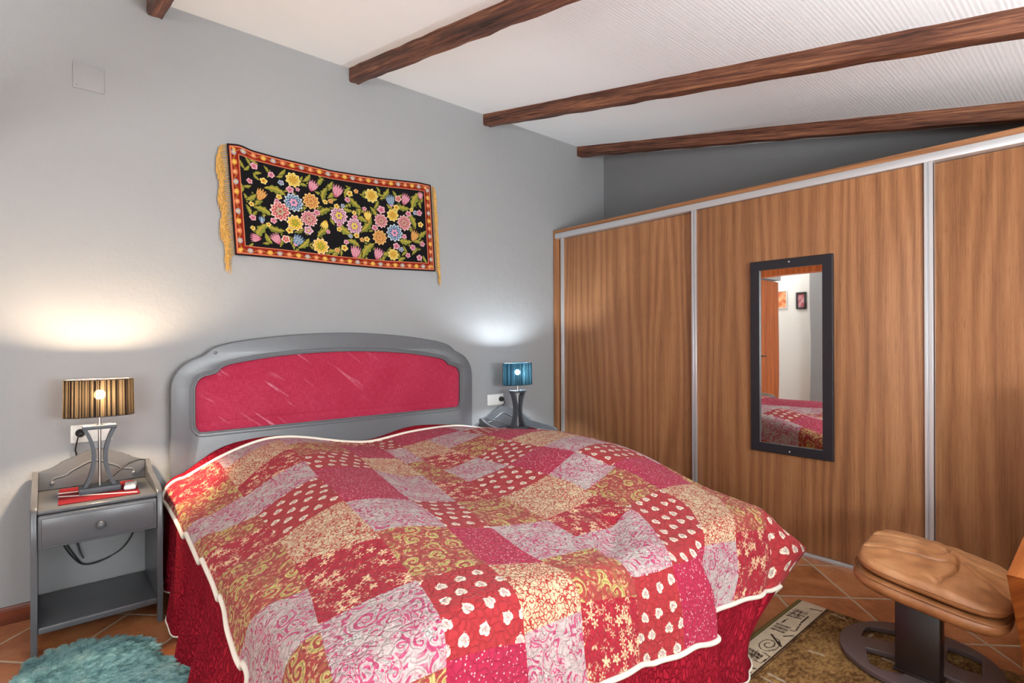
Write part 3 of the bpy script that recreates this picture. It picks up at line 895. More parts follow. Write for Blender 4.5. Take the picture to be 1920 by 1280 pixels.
# red quilted border: left, foot, right and head strips in one cloth
def strip(xi, eta, uv, name):
    x, y, z, d = drape(xi, eta)
    return np.stack([x, y, z], -1)-QO
bm = bmesh.new(); uvl = bm.loops.layers.uv.new('UVMap')
def add_grid(P, U):
    nu, nv = P.shape[:2]
    vs = [[bm.verts.new(P[i, j]) for j in range(nv)] for i in range(nu)]
    for i in range(nu-1):
        for j in range(nv-1):
            f = bm.faces.new((vs[i][j], vs[i+1][j], vs[i+1][j+1], vs[i][j+1])); f.smooth = True
            for lp, (a, b) in zip(f.loops, ((i, j), (i+1, j), (i+1, j+1), (i, j+1))): lp[uvl].uv = U[a, b]
HL, HR, HF = XL-.60, XR+.58, YF-.575
et = np.linspace(YH+.0, HF, 420); s = np.linspace(0, 1, 46)
hemL = HL+.03+.018*np.sin(et*7.3+.6)+.085*smooth(2.1, 2.9, et)
xl = xi_line(0, np.maximum(et, ETA_P-.3)); xi = hemL[:, None]+(xl-hemL)[:, None]*s
E_ = np.repeat(et[:, None], len(s), 1)
leftP = strip(xi, E_, None, ''); add_grid(leftP, np.stack([E_, xi], -1))
xr = xi_line(10, np.maximum(et, ETA_P-.3)); xi2 = xr[:, None]+(HR-xr)[:, None]*s
rightP = strip(xi2, E_, None, ''); add_grid(rightP, np.stack([E_, xi2], -1))
s2 = np.linspace(0, 1, 300)
en = np.linspace(ETA_P, HF, 34)
E3 = np.repeat(en[None], len(s2), 0); l0 = xi_line(0, np.maximum(E3, ETA_P-.3)); r0 = xi_line(10, np.maximum(E3, ETA_P-.3))
xi3 = l0+(r0-l0)*s2[:, None]
footP = strip(xi3, E3, None, ''); add_grid(footP, np.stack([xi3, E3], -1))
# head strip: stands up behind the pillows against the headboard
xh = np.linspace(.36, 2.62, 200); tt = np.linspace(0, 1, 8)
x, y, z, d = drape(xh, np.full_like(xh, YH))
bump_ = .030*np.exp(-((xh-.66)/.16)**2)+.022*np.exp(-((xh-1.80)/.20)**2)+.004
HP = np.stack([np.repeat(x[:, None], 8, 1), YH+.050*np.repeat(tt[None], 200, 0), z[:, None]+bump_[:, None]*np.sin(tt*PI*.5)[None]], -1)-QO
add_grid(HP, np.stack([np.repeat(xh[:, None], 8, 1), np.repeat(tt[None]*.06, 200, 0)], -1))
bmesh.ops.remove_doubles(bm, verts=bm.verts, dist=.0004)
me = bpy.data.meshes.new('border'); bm.to_mesh(me); bm.free(); me.materials.append(M_BORDER)
tag(link(bpy.data.objects.new('border', me), qx), 'deep red quilted border hanging to the floor')
# piping between patchwork and border, and the narrow bound hem
el = np.linspace(YH, ETA_P, 260)
pp = np.concatenate([np.stack([xi_line(0, el), el], 1), np.stack([np.linspace(xi_line(0, ETA_P), xi_line(10, ETA_P), 260)[1:], np.full(259, ETA_P)], 1),
                     np.stack([xi_line(10, el[::-1]), el[::-1]], 1)[1:], np.stack([np.linspace(xi_line(10, YH), xi_line(0, YH), 200)[1:], np.full(199, YH)], 1)])
x, y, z, d = drape(pp[:, 0], pp[:, 1])
x2, y2, z2, d2 = drape(pp[:, 0], pp[:, 1]-.01)
bx = np.clip(pp[:, 0], XL, XR); by = np.clip(pp[:, 1], YF, YH)
nrm = np.stack([np.sign(pp[:, 0]-bx)*np.minimum(np.abs(pp[:, 0]-bx)/.08, 1), -np.minimum((by-pp[:, 1])/.08, 1), 1-.9*np.minimum(d/.12, 1)], 1)
nrm /= np.linalg.norm(nrm, axis=1)[:, None]
W = np.stack([x, y, z], 1)+nrm*.003-QO
bm = bmesh.new(); tube(bm, W.tolist(), .0085, 8, True)
tag(obj('piping', bm, M_PIPING, qx, True), 'white corded piping')
hem = np.concatenate([leftP[:, 0][::2], rightP[-1, -1:]*0+0], 0)[:-1]
bm = bmesh.new(); tube(bm, hem.tolist(), .0035, 5)
fp = footP[:, -1]; tube(bm, fp[::2].tolist(), .0035, 5)
tag(obj('hem_binding', bm, M_PIPING, qx, True), 'narrow pale hem binding')

# ================================================================== NIGHTSTANDS
def make_nightstand():
    r = empty('nightstand', (.160, 2.95, 0)); O = (.160, 2.95)
    L = lambda b: (b[0]-O[0], b[1]-O[0], b[2]-O[1], b[3]-O[1], b[4], b[5])
    prof = [(2.745, 0), (2.775, 0), (2.778, .060), (2.800, .078), (3.075, .078), (3.097, .060), (3.10, 0), (3.145, 0), (3.145, .632), (3.130, .640), (3.112, .634), (3.085, .612),
            (3.03, .598), (2.95, .590), (2.84, .582), (2.80, .574), (2.775, .566), (2.755, .562), (2.745, .550), (2.742, .40), (2.747, .20), (2.741, .155), (2.741, .125), (2.745, .10)]
    for x0, x1 in ((-.054, -.034), (.353, .373)):
        bm = bmesh.new(); extrude_poly(bm, [(a-O[1], b) for a, b in prof], 'x', x0-O[0], x1-O[0], .004)
        obj('side_panel', bm, M_PAINT, r, auto=40)
    boxo('top_board', L((-.034, .353, 2.752, 3.125, .538, .553)), M_PAINT, r, .004, 3)
    cr = [(-.034, .555), (-.034, .636), (-.015, .637), (.008, .644), (.025, .653), (.040, .668), (.062, .674), (.085, .685), (.115, .702), (.145, .713), (.165, .7145), (.185, .713), (.215, .704),
          (.245, .689), (.268, .675), (.290, .669), (.305, .656), (.322, .645), (.340, .638), (.353, .636), (.353, .555)]
    bm = bmesh.new(); extrude_poly(bm, [(a-O[0], b) for a, b in cr], 'y', 3.122-O[1], 3.140-O[1], .003)
    bp = obj('crest', bm, M_PAINT, r, auto=40)
    car = [(.008, .588), (.018, .602), (.035, .606), (.060, .612), (.080, .628), (.105, .640), (.125, .652), (.145, .660), (.16, .662), (.175, .660), (.195, .652), (.215, .640), (.24, .628), (.26, .612), (.285, .606), (.302, .602), (.312, .588)]
    bm = bmesh.new(); tube(bm, [(p[0]-O[0], 3.1235-O[1], p[1]) for p in catmull(car, 5)], .005, 8)
    for x in (.012, .308): lathe(bm, [(.009, 0), (.008, .004), (.004, .006)], (x-O[0], 3.122-O[1], .583), (0, -1, 0), 14)
    obj('carved_moulding', bm, M_PAINT, bp, True)
    # drawer box and its raised-edge front
    dr = boxo('drawer', L((-.030, .349, 2.752, 3.11, .410, .535)), M_PAINT, r, .002)
    bm = bmesh.new()
    box(bm, -.032-O[0], .351-O[0], 2.742-O[1], 2.752-O[1], .407, .534, .004, 3); box(bm, -.022-O[0], .341-O[0], 2.7385-O[1], 2.743-O[1], .417, .524, .003, 2)
    obj('drawer_front', bm, M_PAINT, dr, auto=40)
    bm = bmesh.new(); lathe(bm, [(.006, 0), (.006, .008), (.013, .012), (.0155, .018), (.014, .024), (.008, .028), (.001, .029)], (.1595-O[0], 2.7385-O[1], .468), (0, -1, 0), 24)
    obj('knob', bm, M_PAINT, dr, True)
    boxo('shelf', L((-.034, .353, 2.760, 3.135, .088, .100)), M_PAINT, r, .002)
    boxo('shelf_lip', L((-.034, .353, 2.748, 2.762, .080, .106)), M_PAINT, r, .005, 3)
    return r
ns1 = make_nightstand()
tag(ns1, 'grey painted nightstand under the brown lit lamp, left of the bed', 'nightstand', 'matching nightstands beside the bed')
ns2 = copy_tree(ns1); ns2.location = (2.605, 2.95, 0)
ns2['label'] = 'grey nightstand mostly hidden behind the quilt, between headboard and wardrobe'

# ================================================================== TABLE LAMPS
def make_lamp(shade, bulb):
    r = empty('table_lamp', (0, 0, 0))
    boxo('base', (-.072, .072, -.046, .046, 0, .024), M_LAMPGREY, r, .003)
    for s in (-1, 1):
        # gently bowed flat bars
        zs = np.linspace(.022, .272, 26); u = (zs-.022)/.25
        xin = s*(.0125+.032*(2*u-1)**2)
        bm = bmesh.new()
        v = [[bm.verts.new((x+s*dx, dy, z)) for dx, dy in ((0, -.021), (.0145, -.021), (.0145, .021), (0, .021))] for x, z in zip(xin, zs)]
        for A, B in zip(v[:-1], v[1:]):
            for k in range(4): bm.faces.new((A[k], A[(k+1) % 4], B[(k+1) % 4], B[k]))
        bm.faces.new(v[0]); bm.faces.new(v[-1][::-1])
        obj('bowed_bar', bm, M_LAMPGREY, r, auto=40)
    boxo('crossbar', (-.059, .059, -.028, .028, .270, .286), M_LAMPGREY, r, .002)
    bm = bmesh.new(); lathe(bm, [(.0055, .022), (.0055, .36), (.0055, .372)], (0, 0, 0), (0, 0, 1), 14)
    lathe(bm, [(.009, .286), (.009, .292)], (0, 0, 0), (0, 0, 1), 14)
    obj('rod', bm, M_STEEL, r, auto=40)
    bm = bmesh.new(); lathe(bm, [(.014, .330), (.014, .385), (.010, .39)], (0, 0, 0), (0, 0, 1), 16); obj('bulb_socket', bm, M_BLACK, r, auto=40)
    n = 168; zz = np.linspace(.327, .484, 8); th = np.linspace(0, 2*PI, n, endpoint=False)
    pl = 1+.010*np.cos(th*56)
    P = np.zeros((n, 8, 3)); UVs = np.zeros((n, 8, 2))
    ex = lambda t: np.sign(np.cos(t))*np.abs(np.cos(t))**.8; ey = lambda t: np.sign(np.sin(t))*np.abs(np.sin(t))**.8
    for j, z in enumerate(zz):
        k = 1+(.484-z)*.12
        P[:, j] = np.stack([ex(th)*.121*pl*k, ey(th)*.062*pl*k, np.full(n, z)], 1); UVs[:, j] = np.stack([th/(2*PI)*92, np.full(n, z)], 1)
    sh = grid_mesh('shade', P, shade, r, uv=UVs, closed_u=True)
    for z in (.327, .484):
        bm = bmesh.new(); k = 1+(.484-z)*.12
        tube(bm, [(ex(t)*.121*k, ey(t)*.062*k, z) for t in th[::3]], .0016, 5, True); obj('rim_wire', bm, M_BLACK, sh, True)
    bm = bmesh.new(); bmesh.ops.create_icosphere(bm, subdivisions=2, radius=.021, matrix=Matrix.Translation((0, 0, .418)))
    tag(obj('bulb', bm, bulb, r, True), 'lit bulb')
    bm = bmesh.new(); tube(bm, [(0, 0, .470), (0, -.060, .470)], .0016, 5); tube(bm, [(0, 0, .39), (0, 0, .470)], .0016, 5); tube(bm, [(0, 0, .470), (0, .060, .470)], .0016, 5)
    obj('shade_carrier', bm, M_BLACK, r, True)
    return r
def cord(lamp, pts, o, r=.003):
    bm = bmesh.new(); tube(bm, [tuple(np.array(p)-np.array(o)) for p in catmull(pts, 8)], r, 7)
    tag(obj('cord', bm, M_BLACK, lamp, True), 'black cord')
def plug(lamp, c, o):
    bm = bmesh.new(); c = np.array(c)-np.array(o)
    lathe(bm, [(.016, 0), (.0185, .004), (.0185, .020), (.012, .034), (.006, .040)], tuple(c), (0, -1, 0), 18)
    tag(obj('plug', bm, M_BLACK, lamp, auto=40), 'black plug')
OL = (.169, 2.95, .5575)
la = make_lamp(M_SHADE_W, M_BULB_W); la.location = OL
tag(la, 'table lamp with dark brown ribbon shade glowing warm on the left nightstand', 'lamp', 'pair of bedside lamps')
cord(la, [(.169, 2.995, .575), (.19, 3.02, .570), (.215, 3.045, .588), (.25, 3.075, .612), (.285, 3.09, .634), (.33, 3.10, .645), (.352, 3.10, .640)], OL)
plug(la, (.110, HW-.008, .790), OL)
cord(la, [(.104, HW-.046, .786), (.098, HW-.050, .760), (.092, HW-.030, .715), (.096, HW-.012, .68), (.088, HW-.012, .50), (.10, HW-.02, .30), (.12, HW-.03, .22)], OL)
OB = (2.596, 2.95, .5575)
lb = make_lamp(M_SHADE_B, M_BULB_B); lb.location = OB
tag(lb, 'table lamp with blue ribbon shade glowing cold white beside the wardrobe', 'lamp', 'pair of bedside lamps')
cord(lb, [(2.596, 2.995, .572), (2.56, 3.03, .585), (2.51, 3.075, .612), (2.46, 3.10, .628), (2.42, 3.112, .632), (2.405, 3.11, .626)], OB)
plug(lb, (2.600, HW-.008, .765), OB)
cord(lb, [(2.604, HW-.046, .761), (2.612, HW-.046, .735), (2.618, HW-.014, .70), (2.62, HW-.012, .55), (2.6, HW-.012, .3)], OB)
# loose cable looping behind the left nightstand
bm = bmesh.new(); tube(bm, catmull([(.02, 3.145, .52), (.025, 3.148, .40), (.055, 3.15, .31), (.09, 3.15, .235), (.118, 3.15, .192), (.16, 3.15, .186), (.22, 3.15, .200), (.27, 3.15, .232), (.31, 3.148, .30), (.335, 3.146, .40), (.34, 3.142, .52)], 8), .003, 7)
tube(bm, catmull([(.012, 3.152, .52), (.018, 3.154, .39), (.048, 3.154, .30), (.085, 3.154, .225), (.12, 3.154, .186), (.17, 3.154, .181), (.22, 3.154, .196)], 8), .0028, 7)
tag(obj('power_cable', bm, M_BLACK, None, True), 'black cable looping on the wall below the left nightstand drawer', 'cable')

# wall sockets and the painted-over cover plate
def socket(x, z, lab):
    e = empty('wall_socket', (x, HW, z)); tag(e, lab, 'socket', 'double wall sockets')
    bm = bmesh.new(); box(bm, -.077, .077, -.010, -.0005, -.041, .041, .004, 3); obj('plate', bm, M_WHITE, e, auto=40)
    for s in (-.037, .037):
        bm = bmesh.new(); box(bm, s-.029, s+.029, -.0125, -.0095, -.029, .029, .002); obj('rocker', bm, M_WHITE, e, auto=40)
socket(.152, .785, 'white double socket on the wall behind the brown lamp')
socket(2.555, .762, 'white double socket beside the headboard, behind the blue lamp')
e = empty('cover_plate', (.146, HW, 2.427)); tag(e, 'square blank cover plate painted wall grey, high on the left wall', 'cover plate')
boxo('plate', (-.058, .058, -.006, -.0005, -.060, .060), M_COVER, e, .003)
for x in (-.045, .045):
    for z in (-.047, .047):
        bm = bmesh.new(); lathe(bm, [(.0035, 0), (.003, .001)], (x, -.006, z), (0, -1, 0), 10); obj('screw', bm, M_COVER, e, True)

# red striped cloths under the lamps, small white remote
def cloth(pts, lab, stripes, z):
    c = np.mean(np.array(pts), 0); e = empty('table_mat', (c[0], c[1], z)); tag(e, lab, 'mat', 'red mats under the lamps')
    bm = bmesh.new(); extrude_poly(bm, [(p[0]-c[0], p[1]-c[1]) for p in pts], 'z', 0, .003, .0008); obj('cloth', bm, M_REDMAT, e, auto=40)
    for s in stripes:
        bm = bmesh.new(); extrude_poly(bm, [(p[0]-c[0], p[1]-c[1]) for p in s], 'z', .0032, .0040); tag(obj('stripe', bm, M_WHITECLOTH, e), 'white stripe')
cloth([(.028, 2.800), (.298, 2.795), (.303, 2.935), (.300, 3.08), (.036, 3.10)], 'red cloth mat with white stripes under the brown lamp',
      [[(.030, 2.938), (.29, 2.812), (.29, 2.826), (.031, 2.956)], [(.030, 2.998), (.120, 2.985), (.120, 3.000), (.031, 3.014)]], .5535)
cloth([(2.48, 2.80), (2.73, 2.80), (2.735, 3.06), (2.478, 3.07)], 'red cloth mat under the blue lamp', [[(2.485, 2.85), (2.728, 2.85), (2.728, 2.865), (2.485, 2.865)]], .5535)
e = empty('remote_control', (.276, 2.925, .5576)); e.rotation_euler = (0, 0, math.radians(-8)); tag(e, 'small white remote control lying on the red mat by the lamp', 'remote')
bm = bmesh.new(); box(bm, -.022, .022, -.052, .052, 0, .017, .007, 3); obj('body', bm, M_WHITE, e, auto=50)
boxo('display', (-.014, .014, .012, .038, .0165, .0178), plain('grey_display', lin(150, 156, 152), .2), e, .001)
for x in (-.009, .009):
    bm = bmesh.new(); box(bm, x-.006, x+.006, -.030, -.016, .0165, .0185, .001); obj('button', bm, plain('pale_button', lin(206, 200, 198), .4) if x < 0 else bpy.data.materials['pale_button'], e)

# ================================================================== TAPESTRY
TL_ = [('y',.267,.807,.0329),('o',.342,.626,.0371),('b',.262,.579,.0412),('r',.2,.467,.0427),('q',.262,.376,.0358),('s',.328,.442,.0369),('m',.473,.527,.0414),('m',.55,.436,.0392),('y',.649,.791,.0342),('s',.694,.53,.0351),('y',.761,.602,.0319),('s',.825,.526,.0393),('b',.766,.407,.0433),('o',.682,.344,.037),('q',.374,.175,.0379),('y',.752,.166,.0292)]
TT =  [('p',0.356,0.793,0.0315,-25),('p',0.473,0.792,0.0364,-20),('o',0.124,0.601,0.0306,-25),('b',0.752,0.766,0.0345,10),('p',0.84,0.795,0.0344,-25),('p',0.085,0.175,0.0251,90),('p',0.173,0.196,0.029,30),('b',0.27,0.207,0.0332,-30),('p',0.547,0.162,0.0367,-10),('p',0.67,0.167,0.0348,-20),('y',0.399,0.401,0.0264,160),('y',0.623,0.571,0.0293,0),('b',0.119,0.36,0.0178,0),('o',0.883,0.395,0.033,-30),('p',0.932,0.853,0.0223,0)]
TS =  [('p',0.102,0.853,0.018),('p',0.172,0.809,0.0166),('y',0.138,0.733,0.0174),('b',0.212,0.752,0.0149),('p',0.079,0.697,0.0139),('y',0.08,0.487,0.0129),('p',0.082,0.362,0.016),('p',0.168,0.365,0.0157),('y',0.146,0.32,0.0124),('y',0.079,0.265,0.012),('r',0.216,0.2,0.0215),('p',0.25,0.702,0.0195),('p',0.284,0.719,0.011),('y',0.199,0.609,0.0148),('p',0.188,0.565,0.0126),('p',0.365,0.519,0.0184),('m',0.321,0.321,0.0238),('y',0.409,0.648,0.0141),('o',0.436,0.667,0.0143),('p',0.521,0.71,0.0161),('y',0.534,0.779,0.0186),('o',0.569,0.814,0.0139),('b',0.496,0.637,0.0122),('y',0.464,0.623,0.0157),('p',0.554,0.532,0.0164),('y',0.553,0.579,0.0138),('p',0.472,0.433,0.0158),('y',0.47,0.381,0.0145),('p',0.414,0.338,0.0118),('b',0.526,0.322,0.0124),('y',0.558,0.336,0.0164),('p',0.502,0.253,0.0148),('o',0.454,0.155,0.0157),('y',0.491,0.188,0.0197),('o',0.586,0.298,0.0141),('y',0.612,0.31,0.0169),('p',0.658,0.445,0.0185),('p',0.698,0.651,0.0242),('p',0.608,0.637,0.0129),('r',0.797,0.788,0.021),('y',0.784,0.688,0.0195),('p',0.853,0.631,0.0187),('b',0.894,0.65,0.0146),('p',0.919,0.651,0.0193),('y',0.923,0.521,0.0178),('p',0.772,0.261,0.0209),('b',0.799,0.227,0.0155),('p',0.868,0.255,0.0189),('p',0.928,0.302,0.0164),('p',0.837,0.166,0.0158),('p',0.905,0.145,0.0193),('p',0.821,0.373,0.0157),('y',0.235,0.293,0.0184),('y',0.872,0.678,0.013)]
TV =  [(0.186,0.673,0.0476,10),(0.114,0.535,0.0356,-60),(0.127,0.454,0.0411,20),(0.289,0.526,0.0334,-10),(0.403,0.731,0.0411,-70),(0.435,0.815,0.0357,-50),(0.308,0.781,0.0223,0),(0.223,0.854,0.024,-45),(0.08,0.876,0.0149,60),(0.073,0.806,0.0173,-50),(0.155,0.85,0.0154,60),(0.106,0.752,0.0176,45),(0.11,0.256,0.0486,-55),(0.173,0.277,0.0422,10),(0.078,0.055,0.0025,0),(0.138,0.182,0.0285,60),(0.199,0.173,0.0294,-60),(0.3,0.171,0.0394,-45),(0.249,0.148,0.0219,-80),(0.339,0.143,0.0229,20),(0.42,0.136,0.0298,-20),(0.45,0.129,0.0363,-50),(0.397,0.547,0.0441,-35),(0.444,0.733,0.0299,-50),(0.519,0.796,0.0341,-60),(0.553,0.682,0.0442,40),(0.576,0.627,0.0383,80),(0.494,0.377,0.0526,35),(0.385,0.324,0.041,-40),(0.436,0.461,0.0239,70),(0.586,0.528,0.0385,15),(0.616,0.447,0.0556,-50),(0.686,0.816,0.0267,10),(0.726,0.817,0.0409,-50),(0.781,0.822,0.0279,70),(0.819,0.688,0.0427,10),(0.894,0.793,0.059,-60),(0.922,0.761,0.0297,80),(0.873,0.569,0.0512,55),(0.823,0.313,0.043,5),(0.768,0.354,0.0209,0),(0.927,0.405,0.0374,-30),(0.609,0.2,0.0556,-50),(0.636,0.232,0.0296,45),(0.54,0.262,0.0378,20),(0.721,0.171,0.0377,-20),(0.699,0.127,0.0271,-60),(0.574,0.129,0.0385,-50),(0.796,0.118,0.0283,-30),(0.82,0.231,0.0214,60),(0.878,0.215,0.0256,-40),(0.935,0.13,0.0225,60),(0.224,0.226,0.0108,0),(0.513,0.595,0.0309,10),(0.364,0.597,0.0115,0),(0.281,0.299,0.0278,-30),(0.21,0.432,0.0213,70),(0.749,0.68,0.0275,30),(0.66,0.614,0.0331,60),(0.084,0.542,0.03,-40),(0.07,0.426,0.0249,70),(0.676,0.696,0.0266,-60),(0.614,0.817,0.0258,-40),(0.856,0.483,0.0362,70),(0.261,0.682,0.0163,30),(0.332,0.849,0.0282,-50),(0.389,0.847,0.0291,-60),(0.068,0.637,0.0198,-20),(0.896,0.329,0.0295,10),(0.463,0.555,0.0181,0)]
PC = dict(y=(lin(216,176,64), lin(236,214,136), lin(196,146,60)), o=(lin(196,128,62), lin(232,188,120), lin(206,150,90)), b=(lin(84,116,150), lin(196,206,212), lin(216,150,170)),
          r=(lin(200,84,90), lin(238,206,190), lin(176,160,130)), s=(lin(190,96,104), lin(236,196,190), lin(186,150,130)), m=(lin(180,120,146), lin(234,196,204), lin(214,190,84)),
          q=(lin(222,180,40), lin(240,206,160), lin(150,150,60)), p=(lin(198,116,136), lin(232,180,186), lin(180,90,110)))
PC = {k: tuple(np.array(c[:3])*.80 for c in v) for k, v in PC.items()}
def paint_tapestry(u, v):
    Wd, Ht = 1.265, .59
    X = u*Wd; Z = v*Ht
    C = np.zeros(u.shape+(3,)); C[:] = lin(20, 18, 20)[:3]
    g1, g2 = np.array(lin(118, 122, 50)[:3]), np.array(lin(158, 138, 56)[:3])
    blk = np.array(lin(17, 16, 17)[:3])
    lv = TV+[(a+.024*math.cos(i*2.4), b+.045*math.sin(i*2.4), .020, i*47) for i, (a, b, r, ang) in enumerate(TV)]
    for i, (a, b, r, ang) in enumerate(lv[::-1]):                         # leaves, serrated, two greens, dark outline
        r = max(r, .019)*Wd*1.0; dx, dz = X-a*Wd, Z-b*Ht; t = math.radians(-ang)
        U = (dx*math.cos(t)+dz*math.sin(t))/r; Vv = (-dx*math.sin(t)+dz*math.cos(t))/r+.22*U*U*(1 if i % 2 else -1)
        au = np.clip(np.abs(U), 0, 1)
        wd = .34*(1-au**1.7)*(1+.20*np.sin(U*13))
        C[(np.abs(Vv) < wd+.10) & (np.abs(U) < 1.08)] = blk
        m = (np.abs(Vv) < wd) & (np.abs(U) < 1)
        C[m] = g1 if i % 3 else g1*.8; C[m & (Vv > -.03) & (Vv < wd*.55)] = g2
    def petals(a, b, r, n, pal, rag):
        dx, dz = X-a*Wd, (Z-b*Ht); R = np.hypot(dx, dz)/r; th = np.arctan2(dz, dx)
        ed = .92+.10*np.cos(n*th)
        C[R < ed+.10] = blk
        m = R < ed; C[m] = pal[1]
        inner = R < ed-.15-.06*np.cos(2*n*th)
        C[inner] = pal[0]
        C[inner & (np.cos(n*th) < -.45) & (R > .38)] = pal[0]*.55
        C[inner & (np.abs(R-.58) < .05) & (np.cos(n*th) > .2)] = pal[1]*.9
        C[(R < .40+.06*np.cos(n*th*.5))] = pal[2]; C[R < .15] = pal[0]*.75
    for (k, a, b, r) in TL_: petals(a, b, r*Wd*1.05, {'y': 9, 'q': 10, 'o': 11}.get(k, 12), PC[k], 1)
    for (k, a, b, r, ang) in TT:                      # tulips: three pointed petals on a round cup
        pal = PC[k]; r = r*Wd*1.0; dx, dz = X-a*Wd, Z-b*Ht; t = math.radians(ang)
        U = (dx*math.cos(t)+dz*math.sin(t))/r; Vv = (-dx*math.sin(t)+dz*math.cos(t))/r
        w = .66*np.sqrt(np.clip((Vv+1.)/1.0, 0, 1))*(1+.10*np.clip(Vv, 0, 1))
        tri = np.abs(((U/.70+1)*2.0) % 1-.5)*2
        tip = .95-.60*(1-tri)-.25*np.abs(U)
        C[(np.abs(U) < w+.09) & (Vv > -1.08) & (Vv < tip+.10)] = blk
        m = (np.abs(U) < w) & (Vv > -1.) & (Vv < tip)
        C[m] = pal[0]; C[m & (tri < .16+.10*np.clip(Vv, 0, 1))] = pal[1]; C[m & (np.abs(tri-.62) < .10) & (Vv > -.5)] = pal[1]*.85
        C[m & (Vv < -.72)] = pal[2]
    for (k, a, b, r) in TS:
        pal = PC[k]; r = r*Wd*.95; dx, dz = X-a*Wd, Z-b*Ht; R = np.hypot(dx, dz*1.1)/r; th = np.arctan2(dz, dx)
        ed = .88+.12*np.cos(5*th+a*40); C[R < ed+.14] = blk; C[R < ed] = pal[1]; C[R < ed-.24] = pal[0]; C[R < .26] = np.array(lin(150, 60, 40)[:3]) if k == 'y' else pal[2]
    # scroll border
    du = np.minimum(u, 1-u)*Wd; dv = np.minimum(v, 1-v)*Ht; D = np.minimum(du, dv)
    bw = .056
    red = np.array(lin(124, 32, 22)[:3]); pk = np.array(lin(186, 108, 76)[:3]); gold = np.array(lin(192, 144, 58)[:3]); sil = np.array(lin(146, 144, 150)[:3]); brn = np.array(lin(146, 92, 40)[:3])
    B = D < bw; C[B] = red
    hor = dv <= du
    s = np.where(hor, X, Z+.31)
    mid = D-bw*.53
    C[B & (np.abs(mid-.009*np.sin(s*2*PI/.104)) < .0032)] = brn
    ph = (s/.052); i = np.floor(ph); f = (ph-i-.5)*.052
    rr = np.hypot(f*.85, mid); kk = (i.astype(int)) % 3
    for q, c in enumerate((gold, sil, pk)): C[B & (rr < .0125) & (kk == q)] = c
    C[B & (rr < .005)] = np.array(lin(206, 168, 100)[:3])
    C[(np.abs(D-.0135) < .0028) | (np.abs(D-bw+.003) < .003)] = pk
    C[D < .0085] = np.array(lin(24, 20, 22)[:3])
    return np.clip(C, 0, 1)
nu, nv = 560, 262
U, Vg = np.meshgrid(np.linspace(0, 1, nu), np.linspace(0, 1, nv), indexing='ij')
xl_ = .759+(.721-.759)*Vg; xr_ = 2.018+(1.988-2.018)*Vg
X = xl_+(xr_-xl_)*U
zt = np.interp(U[:, 0], [0, .05, .10, .2, .45, .7, .93, 1], [2.256, 2.264, 2.250, 2.243, 2.232, 2.248, 2.276, 2.274]); k = np.ones(15)/15
zt = np.convolve(np.pad(zt, 7, 'edge'), k, 'valid'); zb_ = np.interp(U[:, 0], [0, .2, .45, .7, 1], [1.668, 1.671, 1.667, 1.668, 1.683])
Z = zb_[:, None]+(zt-zb_)[:, None]*Vg
Yt = HW-.008-.004*np.abs(np.sin(U*9+1))*Vg-.010*(1-Vg)*np.abs(np.sin(U*4.4+.4))-.008*np.exp(-((U-.03)/.05)**2)
tp = empty('wall_tapestry', (1.37, HW, 1.96)); tag(tp, 'black floral embroidered hanging with golden fringe pinned above the headboard', 'tapestry'); TO = np.array([1.37, HW, 1.96])
cl = grid_mesh('embroidered_cloth', np.stack([X, Yt, Z], -1)-TO, M_TAPESTRY, tp, col=paint_tapestry(U, Vg))
sm = cl.modifiers.new('thickness', 'SOLIDIFY'); sm.thickness = .003; sm.offset = -1
for side in (0, 1):
    bm = bmesh.new(); rs = np.random.default_rng(3+side); n = 52
    for i in range(n):
        v = (i+.5)/n; j = int(v*(nv-1)); q = 0 if side == 0 else nu-1
        p = np.array([X[q, j], Yt[q, j], Z[q, j]]); s = -1 if side == 0 else 1
        reach = (.040+.008*math.sin(v*23))*(.6+.4*min(1, v*4)) if side == 0 else .026
        knot = p+np.array([s*.009, -.001, -.003]); ph = rs.random()*6
        for m in range(5):
            w = rs.normal(0, 1, 5); Ld = .070+.045*rs.random()
            line = [p, knot]
            for k_ in range(1, 8):
                u_ = k_/7; a_ = ph+u_*9+m*1.256
                line.append(knot+np.array([s*reach*(1-(1-min(1, u_*1.9))**2)*(.86+.10*w[1]*u_)+.0030*math.cos(a_)+.004*w[2]*u_, -.003+.0030*math.sin(a_)-.002*abs(w[0])*u_, -Ld*u_**1.35]))
            tube(bm, [w_-TO for w_ in line], [.0016]+[.0021]*6+[.0018, .0010], 4)
    tag(obj('fringe', bm, M_FRINGE, tp, True), 'golden yarn fringe')

